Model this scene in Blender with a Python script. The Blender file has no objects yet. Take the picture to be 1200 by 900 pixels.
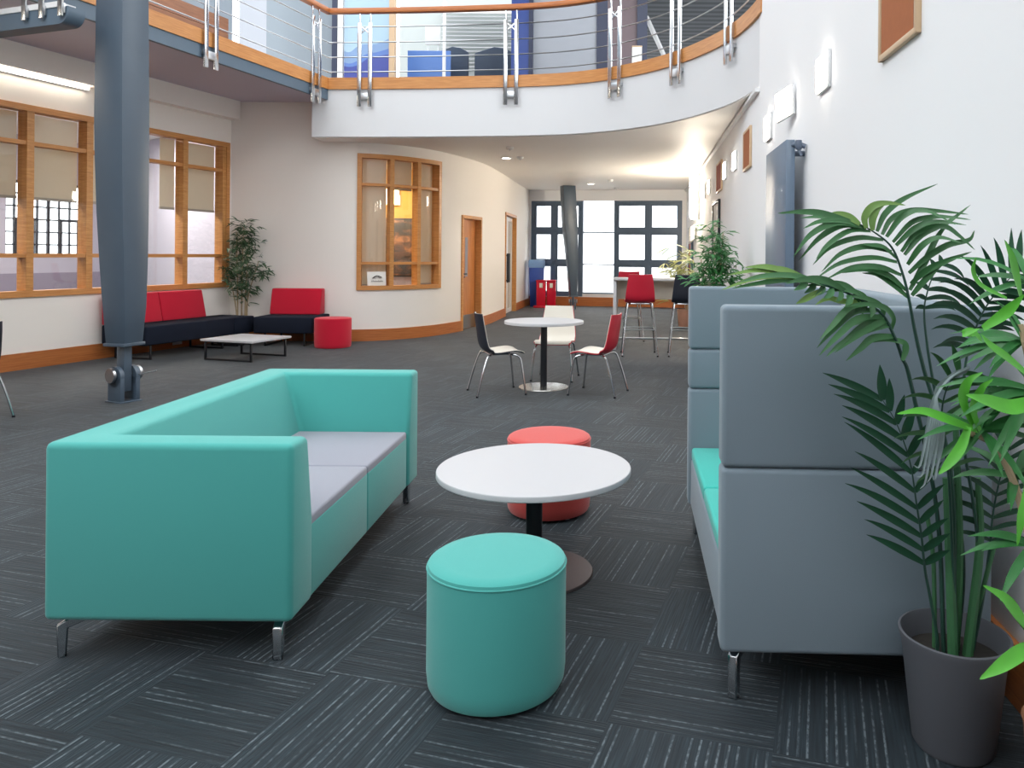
import bpy, bmesh, math, random
from mathutils import Vector, Matrix
random.seed(7)
PI = math.pi
SC = bpy.context.scene
COL = SC.collection
EYE = 1.45                       # camera height

# ------------------------------------------------------------------ helpers
def lin(c):
    return tuple(((v/255)/12.92 if v/255 <= .04045 else ((v/255+.055)/1.055)**2.4) for v in c)

class Path:
    """a polyline on the floor plan with arc length"""
    def __init__(s, pts):
        s.p = [Vector((a, b)) for a, b in pts]
        s.c = [0]
        for a, b in zip(s.p, s.p[1:]): s.c.append(s.c[-1]+(b-a).length)
        s.L = s.c[-1]
    def at(s, t):
        t = max(0, min(s.L, t))
        for i in range(len(s.c)-1):
            if t <= s.c[i+1]+1e-9:
                k = (t-s.c[i])/(s.c[i+1]-s.c[i]); break
        return s.p[i].lerp(s.p[i+1], k)
    def tan(s, t, h=.04):
        d = s.at(min(s.L, t+h))-s.at(max(0, t-h)); return d.normalized()
    def nrm(s, t):                # right-hand normal of the walking direction
        d = s.tan(t); return Vector((d.y, -d.x))
    def knots(s, a, b):
        return [a]+[c for c in s.c if a+1e-4 < c < b-1e-4]+[b]

def catmull(P, n=6):
    P = [Vector(p) for p in P]; out = []
    for i in range(len(P)-1):
        p0 = P[i-1] if i else P[0]*2-P[1]
        p1, p2 = P[i], P[i+1]
        p3 = P[i+2] if i+2 < len(P) else P[-1]*2-P[-2]
        for k in range(n):
            t = k/n
            out.append(.5*((2*p1)+(p2-p0)*t+(2*p0-5*p1+4*p2-p3)*t*t+(3*p1-p0-3*p2+p3)*t**3))
    out.append(P[-1]); return out

class MB:
    def __init__(s): s.bm = bmesh.new()
    def _join(s, t):
        m = bpy.data.meshes.new('tmp'); t.to_mesh(m); t.free()
        s.bm.from_mesh(m); bpy.data.meshes.remove(m); return s
    def poly(s, verts, faces, bevel=0, seg=2, ang=25, M=None):
        t = bmesh.new(); vs = [t.verts.new(v) for v in verts]
        for f in faces:
            try: t.faces.new([vs[i] for i in f])
            except ValueError: pass
        bmesh.ops.recalc_face_normals(t, faces=t.faces)
        if bevel:
            es = [e for e in t.edges if len(e.link_faces) == 2 and e.calc_face_angle(0) > math.radians(ang)]
            bmesh.ops.bevel(t, geom=es, offset=bevel, segments=seg, profile=.5, affect='EDGES', clamp_overlap=True)
        if M is not None: bmesh.ops.transform(t, matrix=M, verts=t.verts)
        return s._join(t)
    def box(s, c, d, rz=0, bevel=0, seg=2, M=None):
        x, y, z = d[0]/2, d[1]/2, d[2]/2
        v = [(-x,-y,-z),(x,-y,-z),(x,y,-z),(-x,y,-z),(-x,-y,z),(x,-y,z),(x,y,z),(-x,y,z)]
        f = [(0,3,2,1),(4,5,6,7),(0,1,5,4),(1,2,6,5),(2,3,7,6),(3,0,4,7)]
        T = Matrix.Translation(c) @ Matrix.Rotation(rz, 4, 'Z')
        if M is not None: T = T @ M
        return s.poly(v, f, bevel, seg, M=T)
    def prism(s, pl, z0, z1, bevel=0, seg=2, M=None):
        n = len(pl)
        v = [(a, b, z0) for a, b in pl]+[(a, b, z1) for a, b in pl]
        f = [tuple(range(n))[::-1], tuple(range(n, 2*n))]+[(i, (i+1) % n, n+(i+1) % n, n+i) for i in range(n)]
        return s.poly(v, f, bevel, seg, M=M)
    def lathe(s, prof, seg=48, c=(0, 0, 0)):
        v, f, rings = [], [], []
        for r, z in prof:
            if r < 1e-6: rings.append([len(v)]); v.append((c[0], c[1], c[2]+z))
            else:
                rings.append(list(range(len(v), len(v)+seg)))
                for k in range(seg):
                    a = 2*PI*k/seg; v.append((c[0]+r*math.cos(a), c[1]+r*math.sin(a), c[2]+z))
        for A, B in zip(rings, rings[1:]):
            for k in range(seg):
                k2 = (k+1) % seg
                if len(A) == 1 and len(B) == 1: continue
                if len(A) == 1: f.append((A[0], B[k2], B[k]))
                elif len(B) == 1: f.append((A[k], A[k2], B[0]))
                else: f.append((A[k], A[k2], B[k2], B[k]))
        return s.poly(v, f)
    def tube(s, pts, r, seg=8, closed=False):
        P = [Vector(p) for p in pts]; n = len(P); v, f = [], []
        rr = r if isinstance(r, (list, tuple)) else [r]*n
        up = None
        for i in range(n):
            if closed: T = P[(i+1) % n]-P[i-1]
            else: T = P[min(n-1, i+1)]-P[max(0, i-1)]
            T.normalize()
            if up is None: up = Vector((0, 0, 1)) if abs(T.z) < .9 else Vector((1, 0, 0))
            A = T.cross(up).normalized(); B = A.cross(T); up = B
            for k in range(seg):
                a = 2*PI*k/seg; v.append(P[i]+(A*math.cos(a)+B*math.sin(a))*rr[i])
        for i in range(n if closed else n-1):
            j = (i+1) % n
            for k in range(seg):
                k2 = (k+1) % seg; f.append((i*seg+k, i*seg+k2, j*seg+k2, j*seg+k))
        if not closed:
            f.append(tuple(range(seg))[::-1]); f.append(tuple(range((n-1)*seg, n*seg)))
        return s.poly(v, f)
    def sweep(s, path, a, b, n0, n1, z0, z1, bevel=0):
        """rectangle between normal offsets n0..n1 and heights z0..z1 swept along the path"""
        K = path.knots(a, b); v, f = [], []
        for t in K:
            p, n = path.at(t), path.nrm(t)
            for o, z in ((n0, z0), (n1, z0), (n1, z1), (n0, z1)): v.append((p.x+n.x*o, p.y+n.y*o, z))
        for i in range(len(K)-1):
            for k in range(4):
                k2 = (k+1) % 4; f.append((i*4+k, i*4+k2, (i+1)*4+k2, (i+1)*4+k))
        f.append((0, 1, 2, 3)); m = (len(K)-1)*4; f.append((m+3, m+2, m+1, m))
        return s.poly(v, f, bevel)
    def build(s, name, mat, parent=None, ang=38, **k):
        bmesh.ops.remove_doubles(s.bm, verts=s.bm.verts, dist=1e-6)
        for fc in s.bm.faces: fc.smooth = True
        for e in s.bm.edges: e.smooth = e.calc_face_angle(0) < math.radians(ang) if len(e.link_faces) == 2 else False
        me = bpy.data.meshes.new(name); s.bm.to_mesh(me); s.bm.free()
        o = bpy.data.objects.new(name, me); COL.objects.link(o)
        me.materials.append(mat)
        if parent: o.parent = parent
        for a, b in k.items(): o[a] = b
        return o

def thing(name, label, cat, loc, rz=0, group=None):
    o = bpy.data.objects.new(name, None); COL.objects.link(o)
    o.empty_display_size = .1
    o.location = loc; o.rotation_euler = (0, 0, rz); o['label'] = label; o['category'] = cat; o['kind'] = 'thing'
    if group: o['group'] = group
    return o
def tag(o, label, cat, group=None):
    o['label'] = label; o['category'] = cat; o['kind'] = 'thing'
    if group: o['group'] = group
    return o
def struct(o, label=None, cat=None):
    o['kind'] = 'structure'
    if label: o['label'] = label; o['category'] = cat
    return o
def dup(root, loc, rz, label, group=None):
    r = root.copy(); COL.objects.link(r); r.location = loc; r.rotation_euler = (0, 0, rz); r['label'] = label
    if group: r['group'] = group
    for ch in list(root.children):
        c = ch.copy(); COL.objects.link(c); c.parent = r
        for g in list(ch.children):
            d = g.copy(); COL.objects.link(d); d.parent = c
    return r

# ------------------------------------------------------------------ materials
def mat(name, rgb, rough=.5, metal=0, spec=.5, bump=0, bscale=300, var=0, vscale=3, sheen=0, coat=0):
    m = bpy.data.materials.new(name); m.use_nodes = True
    N, L = m.node_tree.nodes, m.node_tree.links; b = N['Principled BSDF']
    c = lin(rgb)
    b.inputs['Base Color'].default_value = (*c, 1); b.inputs['Roughness'].default_value = rough
    b.inputs['Metallic'].default_value = metal; b.inputs['Specular IOR Level'].default_value = spec
    b.inputs['Sheen Weight'].default_value = sheen; b.inputs['Coat Weight'].default_value = coat
    tc = N.new('ShaderNodeTexCoord')
    if var:
        n = N.new('ShaderNodeTexNoise'); n.inputs['Scale'].default_value = vscale; n.inputs['Detail'].default_value = 4
        r = N.new('ShaderNodeMapRange'); r.inputs['To Min'].default_value = 1-var; r.inputs['To Max'].default_value = 1+var
        mx = N.new('ShaderNodeMix'); mx.data_type = 'RGBA'; mx.blend_type = 'MULTIPLY'; mx.inputs['Factor'].default_value = 1
        mx.inputs['A'].default_value = (*c, 1)
        L.new(tc.outputs['Object'], n.inputs['Vector']); L.new(n.outputs['Fac'], r.inputs['Value'])
        L.new(r.outputs['Result'], mx.inputs['B']); L.new(mx.outputs['Result'], b.inputs['Base Color'])
    if bump:
        n = N.new('ShaderNodeTexNoise'); n.inputs['Scale'].default_value = bscale; n.inputs['Detail'].default_value = 2
        bp = N.new('ShaderNodeBump'); bp.inputs['Strength'].default_value = bump; bp.inputs['Distance'].default_value = .002
        L.new(tc.outputs['Object'], n.inputs['Vector']); L.new(n.outputs['Fac'], bp.inputs['Height']); L.new(bp.outputs['Normal'], b.inputs['Normal'])
    return m
def wood(name, a, b_, scale=(3, 3, 30), rough=.42):
    m = bpy.data.materials.new(name); m.use_nodes = True
    N, L = m.node_tree.nodes, m.node_tree.links; b = N['Principled BSDF']
    tc = N.new('ShaderNodeTexCoord'); mp = N.new('ShaderNodeMapping'); mp.inputs['Scale'].default_value = scale
    n = N.new('ShaderNodeTexNoise'); n.inputs['Scale'].default_value = 2.2; n.inputs['Detail'].default_value = 6; n.inputs['Distortion'].default_value = .6
    r = N.new('ShaderNodeValToRGB'); e = r.color_ramp.elements
    e[0].position = .3; e[0].color = (*lin(a), 1); e[1].position = .72; e[1].color = (*lin(b_), 1)
    L.new(tc.outputs['Object'], mp.inputs['Vector']); L.new(mp.outputs['Vector'], n.inputs['Vector'])
    L.new(n.outputs['Fac'], r.inputs['Fac']); L.new(r.outputs['Color'], b.inputs['Base Color'])
    b.inputs['Roughness'].default_value = rough
    return m
def emit(name, rgb, s):
    m = bpy.data.materials.new(name); m.use_nodes = True
    b = m.node_tree.nodes['Principled BSDF']; b.inputs['Base Color'].default_value = (.8, .8, .8, 1)
    b.inputs['Emission Color'].default_value = (*lin(rgb), 1); b.inputs['Emission Strength'].default_value = s
    return m
def glassy(name, tint=(1, 1, 1), refl=1.0):
    m = bpy.data.materials.new(name); m.use_nodes = True
    N, L = m.node_tree.nodes, m.node_tree.links; N.clear()
    o = N.new('ShaderNodeOutputMaterial'); t = N.new('ShaderNodeBsdfTransparent'); g = N.new('ShaderNodeBsdfGlossy')
    g.inputs['Roughness'].default_value = .02; t.inputs['Color'].default_value = (*tint, 1)
    f = N.new('ShaderNodeFresnel'); ge = N.new('ShaderNodeNewGeometry'); mi = N.new('ShaderNodeMath'); mi.operation = 'MULTIPLY_ADD'
    mi.inputs[1].default_value = 1/1.45-1.45; mi.inputs[2].default_value = 1.45; L.new(ge.outputs['Backfacing'], mi.inputs[0]); L.new(mi.outputs[0], f.inputs['IOR'])
    k = N.new('ShaderNodeMath'); k.operation = 'MULTIPLY'; k.inputs[1].default_value = refl
    x = N.new('ShaderNodeMixShader')
    L.new(f.outputs[0], k.inputs[0]); L.new(k.outputs[0], x.inputs[0]); L.new(t.outputs[0], x.inputs[1]); L.new(g.outputs[0], x.inputs[2]); L.new(x.outputs[0], o.inputs['Surface'])
    return m

M = {}
M['wall'] = mat('white_wall_paint', (242, 242, 243), .75, spec=.25, bump=.05, bscale=120)
M['wallw'] = mat('warm_wall_paint', (244, 238, 231), .75, spec=.25, bump=.05, bscale=120)
M['ceil'] = mat('ceiling_paint', (246, 240, 233), .55, spec=.35)
M['grey_soffit'] = mat('grey_violet_soffit', (196, 190, 206), .6)
M['steel_paint'] = mat('slate_blue_steel_paint', (76, 90, 104), .38, var=.06, vscale=5)
M['steel_fascia'] = mat('slate_fascia_paint', (88, 106, 122), .45)
M['frame_dark'] = mat('dark_blue_grey_aluminium', (84, 102, 122), .4)
M['frame_black'] = mat('dark_window_bars', (44, 46, 54), .4)
M['oak'] = wood('oak', (186, 122, 62), (214, 156, 92))
M['oak_h'] = wood('oak_horizontal', (186, 120, 62), (214, 152, 88), (2, 2, 40))
M['skirt'] = wood('oak_skirting', (168, 94, 46), (196, 122, 66), (1.5, 1.5, 40))
M['door'] = wood('oak_door', (176, 106, 50), (198, 130, 72), (20, 20, 1.5))
M['chrome'] = mat('polished_steel', (206, 208, 210), .16, 1)
M['satin'] = mat('brushed_steel', (190, 192, 194), .3, 1)
M['teal'] = mat('teal_wool', (76, 166, 159), .9, spec=.2, bump=.25, bscale=500, sheen=.25)
M['tealseat'] = mat('teal_seat_wool', (62, 180, 168), .9, spec=.2, bump=.25, bscale=500, sheen=.2)
M['lilac'] = mat('light_grey_seat_wool', (146, 147, 158), .92, spec=.2, bump=.25, bscale=500, sheen=.2)
M['grey'] = mat('booth_grey_wool', (124, 138, 148), .92, spec=.2, bump=.25, bscale=500, sheen=.2)
M['coral'] = mat('coral_red_wool', (200, 74, 68), .9, spec=.2, bump=.25, bscale=500, sheen=.3)
M['red'] = mat('crimson_wool', (196, 26, 52), .9, spec=.2, bump=.2, bscale=400, sheen=.2)
M['navy'] = mat('dark_navy_wool', (24, 30, 44), .92, spec=.2, bump=.2, bscale=400)
M['white_lam'] = mat('white_laminate', (192, 192, 195), .35)
M['edge'] = mat('white_edge_band', (205, 210, 214), .4)
M['black_metal'] = mat('black_metal', (22, 24, 30), .4)
M['base_brown'] = mat('dark_bronze_base', (78, 70, 70), .42, .3)
M['shell_black'] = mat('black_plastic', (34, 38, 50), .5)
M['shell_red'] = mat('red_plastic', (200, 32, 56), .45)
M['shell_white'] = mat('white_plastic', (232, 226, 214), .45)
M['pot'] = mat('charcoal_pot', (92, 94, 100), .7, var=.05)
M['terracotta'] = mat('terracotta_pot', (196, 150, 128), .8, var=.1, vscale=8)
M['basket'] = mat('brown_pot', (120, 78, 50), .8, var=.15, vscale=30)
M['soil'] = mat('potting_soil', (48, 44, 40), .95, var=.4, vscale=60, bump=.8, bscale=60)
M['palm'] = mat('palm_leaf_green', (58, 108, 62), .42, spec=.5, var=.3, vscale=9)
M['palmlight'] = mat('pale_palm_leaf', (112, 148, 74), .42, spec=.5, var=.25, vscale=9)
M['palmdark'] = mat('dark_palm_leaf', (34, 78, 54), .45, spec=.4, var=.3, vscale=9)
M['stemgreen'] = mat('palm_stem_green', (62, 110, 72), .5, var=.2, vscale=20)
M['stemdark'] = mat('dark_petiole', (40, 74, 62), .5)
M['bright'] = mat('bright_green_leaf', (86, 172, 52), .4, spec=.5, var=.3, vscale=10)
M['mid'] = mat('mid_green_leaf', (52, 118, 60), .4, spec=.5, var=.3, vscale=10)
M['withered'] = mat('grey_withered_leaf', (146, 162, 164), .6, var=.2, vscale=30)
M['bark'] = mat('beige_cane', (176, 156, 126), .8, var=.2, vscale=25)
M['bamboo'] = mat('bamboo_leaf', (52, 82, 50), .55, var=.4, vscale=12)
def blindmat():
    m = mat('beige_roller_blind', (222, 211, 193), .85); N, L = m.node_tree.nodes, m.node_tree.links
    b = N['Principled BSDF']; o = [q for q in N if q.type == 'OUTPUT_MATERIAL'][0]; t = N.new('ShaderNodeBsdfTranslucent'); t.inputs['Color'].default_value = (*lin((214, 202, 184)), 1)
    x = N.new('ShaderNodeMixShader'); x.inputs[0].default_value = .4; L.new(b.outputs[0], x.inputs[1]); L.new(t.outputs[0], x.inputs[2]); L.new(x.outputs[0], o.inputs['Surface']); return m
M['blind'] = blindmat()
M['blindbar'] = mat('blind_bar', (168, 158, 146), .6)
M['inwall'] = mat('pale_lilac_wall', (192, 188, 202), .8)
M['dado'] = mat('lilac_grey_dado', (150, 142, 160), .8)
M['yellow_wall'] = mat('warm_yellow_wall', (236, 196, 120), .8)
M['board'] = mat('brown_notice_board', (166, 98, 58), .9, var=.08, vscale=30)
M['board_red'] = mat('rust_notice_board', (150, 66, 44), .9, var=.08, vscale=30)
M['boardframe'] = mat('pale_oak_frame', (206, 176, 142), .5)
M['radiator'] = mat('slate_blue_radiator', (96, 114, 134), .4)
M['lamp'] = emit('lamp_diffuser', (255, 244, 226), 14)
M['lampwarm'] = emit('warm_lamp_diffuser', (255, 214, 150), 9)
M['white_metal'] = mat('white_metal', (226, 226, 226), .4)
M['glass'] = glassy('clear_glass')
M['glass_in'] = glassy('interior_glass', (.96, .97, .97), 1.3)
M['blue'] = mat('royal_blue_panel', (38, 64, 132), .35)
M['navyp'] = mat('navy_panel', (36, 44, 70), .4)
M['greyp'] = mat('pale_grey_partition', (154, 158, 166), .6)
M['greypd'] = mat('blue_grey_cladding', (136, 146, 154), .6)
M['brownp'] = mat('mauve_brown_column', (104, 88, 92), .5)
M['bluebin'] = mat('blue_plastic', (42, 78, 170), .4)
M['bag'] = mat('pale_blue_liner', (130, 170, 220), .4)
M['redbin'] = mat('glossy_red_plastic', (206, 20, 50), .25)
M['paper'] = mat('white_paper', (236, 234, 228), .8)
M['ink'] = mat('dark_ink', (70, 66, 62), .8)
M['slats'] = None
M['fac'] = mat('pale_facade', (226, 226, 226), .8)
M['facw'] = mat('facade_window_tone', (176, 184, 192), .4)
M['paving'] = mat('pale_paving', (205, 203, 198), .9)
M['plumbing'] = mat('grey_bracket', (92, 104, 122), .4)

# carpet: quarter-turned striped tiles with pale dashes
def carpet():
    m = bpy.data.materials.new('striped_carpet_tiles'); m.use_nodes = True
    N, L = m.node_tree.nodes, m.node_tree.links; b = N['Principled BSDF']
    def math_(op, a, bb=None, clamp=False):
        n = N.new('ShaderNodeMath'); n.operation = op; n.use_clamp = clamp
        for i, v in enumerate((a, bb)):
            if v is None: continue
            if isinstance(v, (int, float)): n.inputs[i].default_value = v
            else: L.new(v, n.inputs[i])
        return n.outputs[0]
    tc = N.new('ShaderNodeTexCoord'); mp = N.new('ShaderNodeMapping'); mp.inputs['Rotation'].default_value = (0, 0, math.radians(15.5))
    mp.inputs['Location'].default_value = (.13, .21, 0)
    L.new(tc.outputs['Object'], mp.inputs['Vector'])
    sp = N.new('ShaderNodeSeparateXYZ'); L.new(mp.outputs['Vector'], sp.inputs[0]); x, y = sp.outputs[0], sp.outputs[1]
    fx, fy = math_('FLOOR', math_('MULTIPLY', x, 2)), math_('FLOOR', math_('MULTIPLY', y, 2))
    par = math_('ABSOLUTE', math_('MODULO', math_('ADD', fx, fy), 2))
    inv = math_('SUBTRACT', 1, par)
    across = math_('ADD', math_('MULTIPLY', x, par), math_('MULTIPLY', y, inv))
    along = math_('ADD', math_('MULTIPLY', y, par), math_('MULTIPLY', x, inv))
    tid = math_('ADD', math_('MULTIPLY', fx, 3.7), math_('MULTIPLY', fy, 9.1))
    def tex(sa, sl, sc, det=1):
        c = N.new('ShaderNodeCombineXYZ'); L.new(math_('MULTIPLY', across, sa), c.inputs[0]); L.new(math_('MULTIPLY', along, sl), c.inputs[1]); L.new(tid, c.inputs[2])
        n = N.new('ShaderNodeTexNoise'); n.inputs['Scale'].default_value = sc; n.inputs['Detail'].default_value = det; L.new(c.outputs[0], n.inputs['Vector']); return n.outputs['Fac']
    def ramp(v, a, c):
        r = N.new('ShaderNodeMapRange'); r.inputs['From Min'].default_value = a; r.inputs['From Max'].default_value = c; L.new(v, r.inputs['Value']); return r.outputs[0]
    sc_ = math_('MULTIPLY', across, 36); idx = math_('FLOOR', sc_); fr = math_('ABSOLUTE', math_('SUBTRACT', math_('FRACT', sc_), .5))
    pulse = ramp(fr, .16, .06)
    c_ = N.new('ShaderNodeCombineXYZ'); L.new(math_('MULTIPLY', idx, 2.37), c_.inputs[0]); L.new(math_('MULTIPLY', along, 1.3), c_.inputs[1]); L.new(tid, c_.inputs[2])
    nz_ = N.new('ShaderNodeTexNoise'); nz_.inputs['Scale'].default_value = 1; nz_.inputs['Detail'].default_value = 0; L.new(c_.outputs[0], nz_.inputs['Vector'])
    line = math_('MULTIPLY', pulse, ramp(nz_.outputs['Fac'], .47, .6))
    dash = ramp(tex(110, 46, 1, 2), .42, .58)
    fine = ramp(tex(150, 5, 1), .3, .75)
    fl = math_('MULTIPLY', line, math_('ADD', math_('MULTIPLY', dash, .75), .25))
    r1 = N.new('ShaderNodeMix'); r1.data_type = 'RGBA'; L.new(fine, r1.inputs['Factor'])
    r1.inputs['A'].default_value = (*lin((21, 30, 36)), 1); r1.inputs['B'].default_value = (*lin((35, 47, 54)), 1)
    r2 = N.new('ShaderNodeMix'); r2.data_type = 'RGBA'; L.new(math_('MULTIPLY', fl, .8), r2.inputs['Factor'])
    L.new(r1.outputs['Result'], r2.inputs['A']); r2.inputs['B'].default_value = (*lin((106, 116, 122)), 1)
    pt_ = N.new('ShaderNodeMix'); pt_.data_type = 'RGBA'; pt_.blend_type = 'MULTIPLY'; pt_.inputs['Factor'].default_value = 1
    tone = N.new('ShaderNodeMapRange'); tone.inputs['To Min'].default_value = .88; tone.inputs['To Max'].default_value = 1.1; L.new(par, tone.inputs['Value'])
    L.new(r2.outputs['Result'], pt_.inputs['A']); L.new(tone.outputs[0], pt_.inputs['B'])
    L.new(pt_.outputs['Result'], b.inputs['Base Color'])
    bp = N.new('ShaderNodeBump'); bp.inputs['Strength'].default_value = .35; bp.inputs['Distance'].default_value = .004
    L.new(fine, bp.inputs['Height']); L.new(bp.outputs['Normal'], b.inputs['Normal'])
    b.inputs['Roughness'].default_value = .75; b.inputs['Specular IOR Level'].default_value = .35; b.inputs['Sheen Weight'].default_value = .16
    b.inputs['Sheen Roughness'].default_value = .4
    return m
M['carpet'] = carpet()
def slatmat():
    m = mat('grey_slatted_ceiling', (120, 122, 126), .6); N, L = m.node_tree.nodes, m.node_tree.links; b = N['Principled BSDF']
    tc = N.new('ShaderNodeTexCoord'); w = N.new('ShaderNodeTexWave'); w.bands_direction = 'Y'; w.inputs['Scale'].default_value = 1.1; w.inputs['Distortion'].default_value = 0
    r = N.new('ShaderNodeValToRGB'); r.color_ramp.elements[0].color = (*lin((98, 102, 108)), 1); r.color_ramp.elements[1].color = (*lin((140, 142, 146)), 1)
    L.new(tc.outputs['Object'], w.inputs['Vector']); L.new(w.outputs['Fac'], r.inputs['Fac']); L.new(r.outputs['Color'], b.inputs['Base Color']); return m
M['slats'] = slatmat()

# ------------------------------------------------------------------ plan of the place
RW = lambda d: 1.24+.04*d                                # right wall: x at depth d
RANG = -math.atan(.04)
CURVE = [(-6.18, 12.5), (-5.2, 12.49), (-4.5, 12.48), (-4.1, 12.52), (-3.8, 12.63), (-3.52, 12.84), (-3.28, 13.11), (-3.07, 13.45), (-2.91, 13.85),
         (-2.78, 14.25), (-2.65, 14.75), (-2.55, 15.3), (-2.48, 16), (-2.44, 17), (-2.41, 18), (-2.39, 19.3), (-2.35, 20.6), (-2.3, 21.72)]
CURVE = [(p.x, p.y) for p in catmull([(a, b, 0) for a, b in CURVE], 4)]
pc = Path(CURVE)
LEFT = [(-10.65, -3.5), (-7.15, 9.03), (-6.18, 12.5)]
pl = Path(LEFT); LB = pl.c[1]
pr = Path([(RW(22), 22), (RW(-3.5), -3.5)])
BALC = [(-4.69, 12.03), (-3.81, 11.98), (-2.86, 11.9), (-2.0, 11.8), (-1.35, 11.71), (-.71, 11.55), (-.09, 11.24), (.49, 10.75), (.93, 10.18), (1.25, 9.55), (1.44, 9.0), (1.54, 8.45), (1.575, 8.0)]
BALC = [(p.x, p.y) for p in catmull([(a, b, 0) for a, b in BALC], 4)]
pb = Path(BALC)
pg = Path([(-7.3, -.2), (-5.39, 7.99), (-4.44, 12.05)])   # front edge of the bridge along the left wall
SOFFIT, DECK = 3.25, 4.09

def wall(name, path, a, b, z0, z1, th, mt, holes=()):
    """wall whose room face follows the path; the room lies on the path's right-hand side"""
    S = sorted(set([round(t, 4) for t in path.knots(a, b)]+[round(h[i], 4) for h in holes for i in (0, 1)]))
    Z = sorted(set([z0, z1]+[h[i] for h in holes for i in (2, 3)]))
    full = lambda i, j: 0 <= i < len(S)-1 and 0 <= j < len(Z)-1 and not any(h[0]-1e-3 <= S[i] and S[i+1] <= h[1]+1e-3 and h[2]-1e-3 <= Z[j] and Z[j+1] <= h[3]+1e-3 for h in holes)
    v, f = [], []
    def P(i, j, k):
        p, n = path.at(S[i]), path.nrm(S[i]); o = -th*k
        v.append((p.x+n.x*o, p.y+n.y*o, Z[j])); return len(v)-1
    for i in range(len(S)-1):
        for j in range(len(Z)-1):
            if not full(i, j): continue
            f.append((P(i,j,0), P(i+1,j,0), P(i+1,j+1,0), P(i,j+1,0)))
            f.append((P(i,j,1), P(i,j+1,1), P(i+1,j+1,1), P(i+1,j,1)))
            if not full(i-1, j): f.append((P(i,j,0), P(i,j+1,0), P(i,j+1,1), P(i,j,1)))
            if not full(i+1, j): f.append((P(i+1,j,0), P(i+1,j,1), P(i+1,j+1,1), P(i+1,j+1,0)))
            if not full(i, j-1): f.append((P(i,j,0), P(i,j,1), P(i+1,j,1), P(i+1,j,0)))
            if not full(i, j+1): f.append((P(i,j+1,0), P(i+1,j+1,0), P(i+1,j+1,1), P(i,j+1,1)))
    mb = MB(); t = bmesh.new(); vs = [t.verts.new(q) for q in v]
    for q in f: t.faces.new([vs[i] for i in q])
    bmesh.ops.remove_doubles(t, verts=t.verts, dist=1e-5); mb._join(t)
    return struct(mb.build(name, mt))

# floor
fl = MB(); fl.prism([(-10.7, -3.6), (1.3, -3.6), (2.3, 22.3), (-7.5, 22.3), (-13.5, 22.3), (-14.5, -3.6)], -.2, 0)
struct(fl.build('floor', M['carpet']))

# ---- left wall with its glazed screen
def sl(t): return LB+t*(pl.L-LB)
wl0, wl1, wz0, wz1 = sl(-.35), sl(.985), .87, 3.2
wall('wall_left', pl, 0, pl.L, 0, 3.58, .16, M['wallw'], [(wl0, wl1, wz0, wz1)])
struct(MB().sweep(pl, 0, pl.L, -.16, .17, 3.58, 3.97).build('trim_1', M['wallw']))         # bulkhead under the bridge
struct(MB().sweep(pl, 0, pl.L, -.16, .0, 3.97, 8).build('wall_left_upper', M['greypd']))
clad = MB()
for k in range(5): clad.sweep(pl, 2, sl(.97), .001, .02, 4.0+k*.24, 4.232+k*.24)
struct(clad.build('trim_15', wood('brown_cladding', (120, 76, 50), (144, 96, 64), (2, 2, 30))))
struct(MB().sweep(pl, 0, pl.L-.04, .001, .022, 0, .2).build('baseboard_left', M['skirt']))

t = thing('cove_light', 'long bright strip light under the bulkhead above the left screen', 'light', (*pl.at(LB-.6), 3.5))
for a, b in ((LB-4.2, LB-1.6), (LB-1.57, LB+1.05)):
    q = MB().sweep(pl, a, b, .0, .05, 3.53, 3.58); bmesh.ops.translate(q.bm, vec=-t.location, verts=q.bm.verts); hs = q.build('channel', M['white_metal'], t)
    q = MB().sweep(pl, a+.02, b-.02, .05, .075, 3.535, 3.575); bmesh.ops.translate(q.bm, vec=-t.location, verts=q.bm.verts); q.build('diffuser', emit('cove_diffuser', (255, 244, 226), 14), hs)
win = bpy.data.objects.new('window_1', None); COL.objects.link(win); struct(win)
def ring(path, a, b, z0, z1, n0, n1, w, name, mt, parent):
    mb = MB(); mb.sweep(path, a, b, n0, n1, z0, z0+w); mb.sweep(path, a, b, n0, n1, z1-w, z1)
    mb.sweep(path, a, a+w, n0, n1, z0+w, z1-w); mb.sweep(path, b-w, b, n0, n1, z0+w, z1-w)
    return mb.build(name, mt, parent)
ring(pl, wl0, wl1, wz0, wz1, -.13, .03, .075, 'window_frame', M['oak_h'], win)
WL = [sl(.087+.2175*k) for k in range(-2, 5)]
for s in WL: 
    if wl0+.1 < s < wl1-.1: MB().sweep(pl, s-.045, s+.045, -.13, .02, wz0+.075, wz1-.075).build('mullion', M['oak'], win)
for z in (1.375, 2.74):
    MB().sweep(pl, wl0+.07, wl1-.07, -.115, .01, z-.025, z+.025).build('transom', M['oak_h'], win)
MB().sweep(pl, wl0+.07, wl1-.07, -.06, -.05, wz0+.07, wz1-.07).build('window_glass', M['glass_in'], win)
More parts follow.
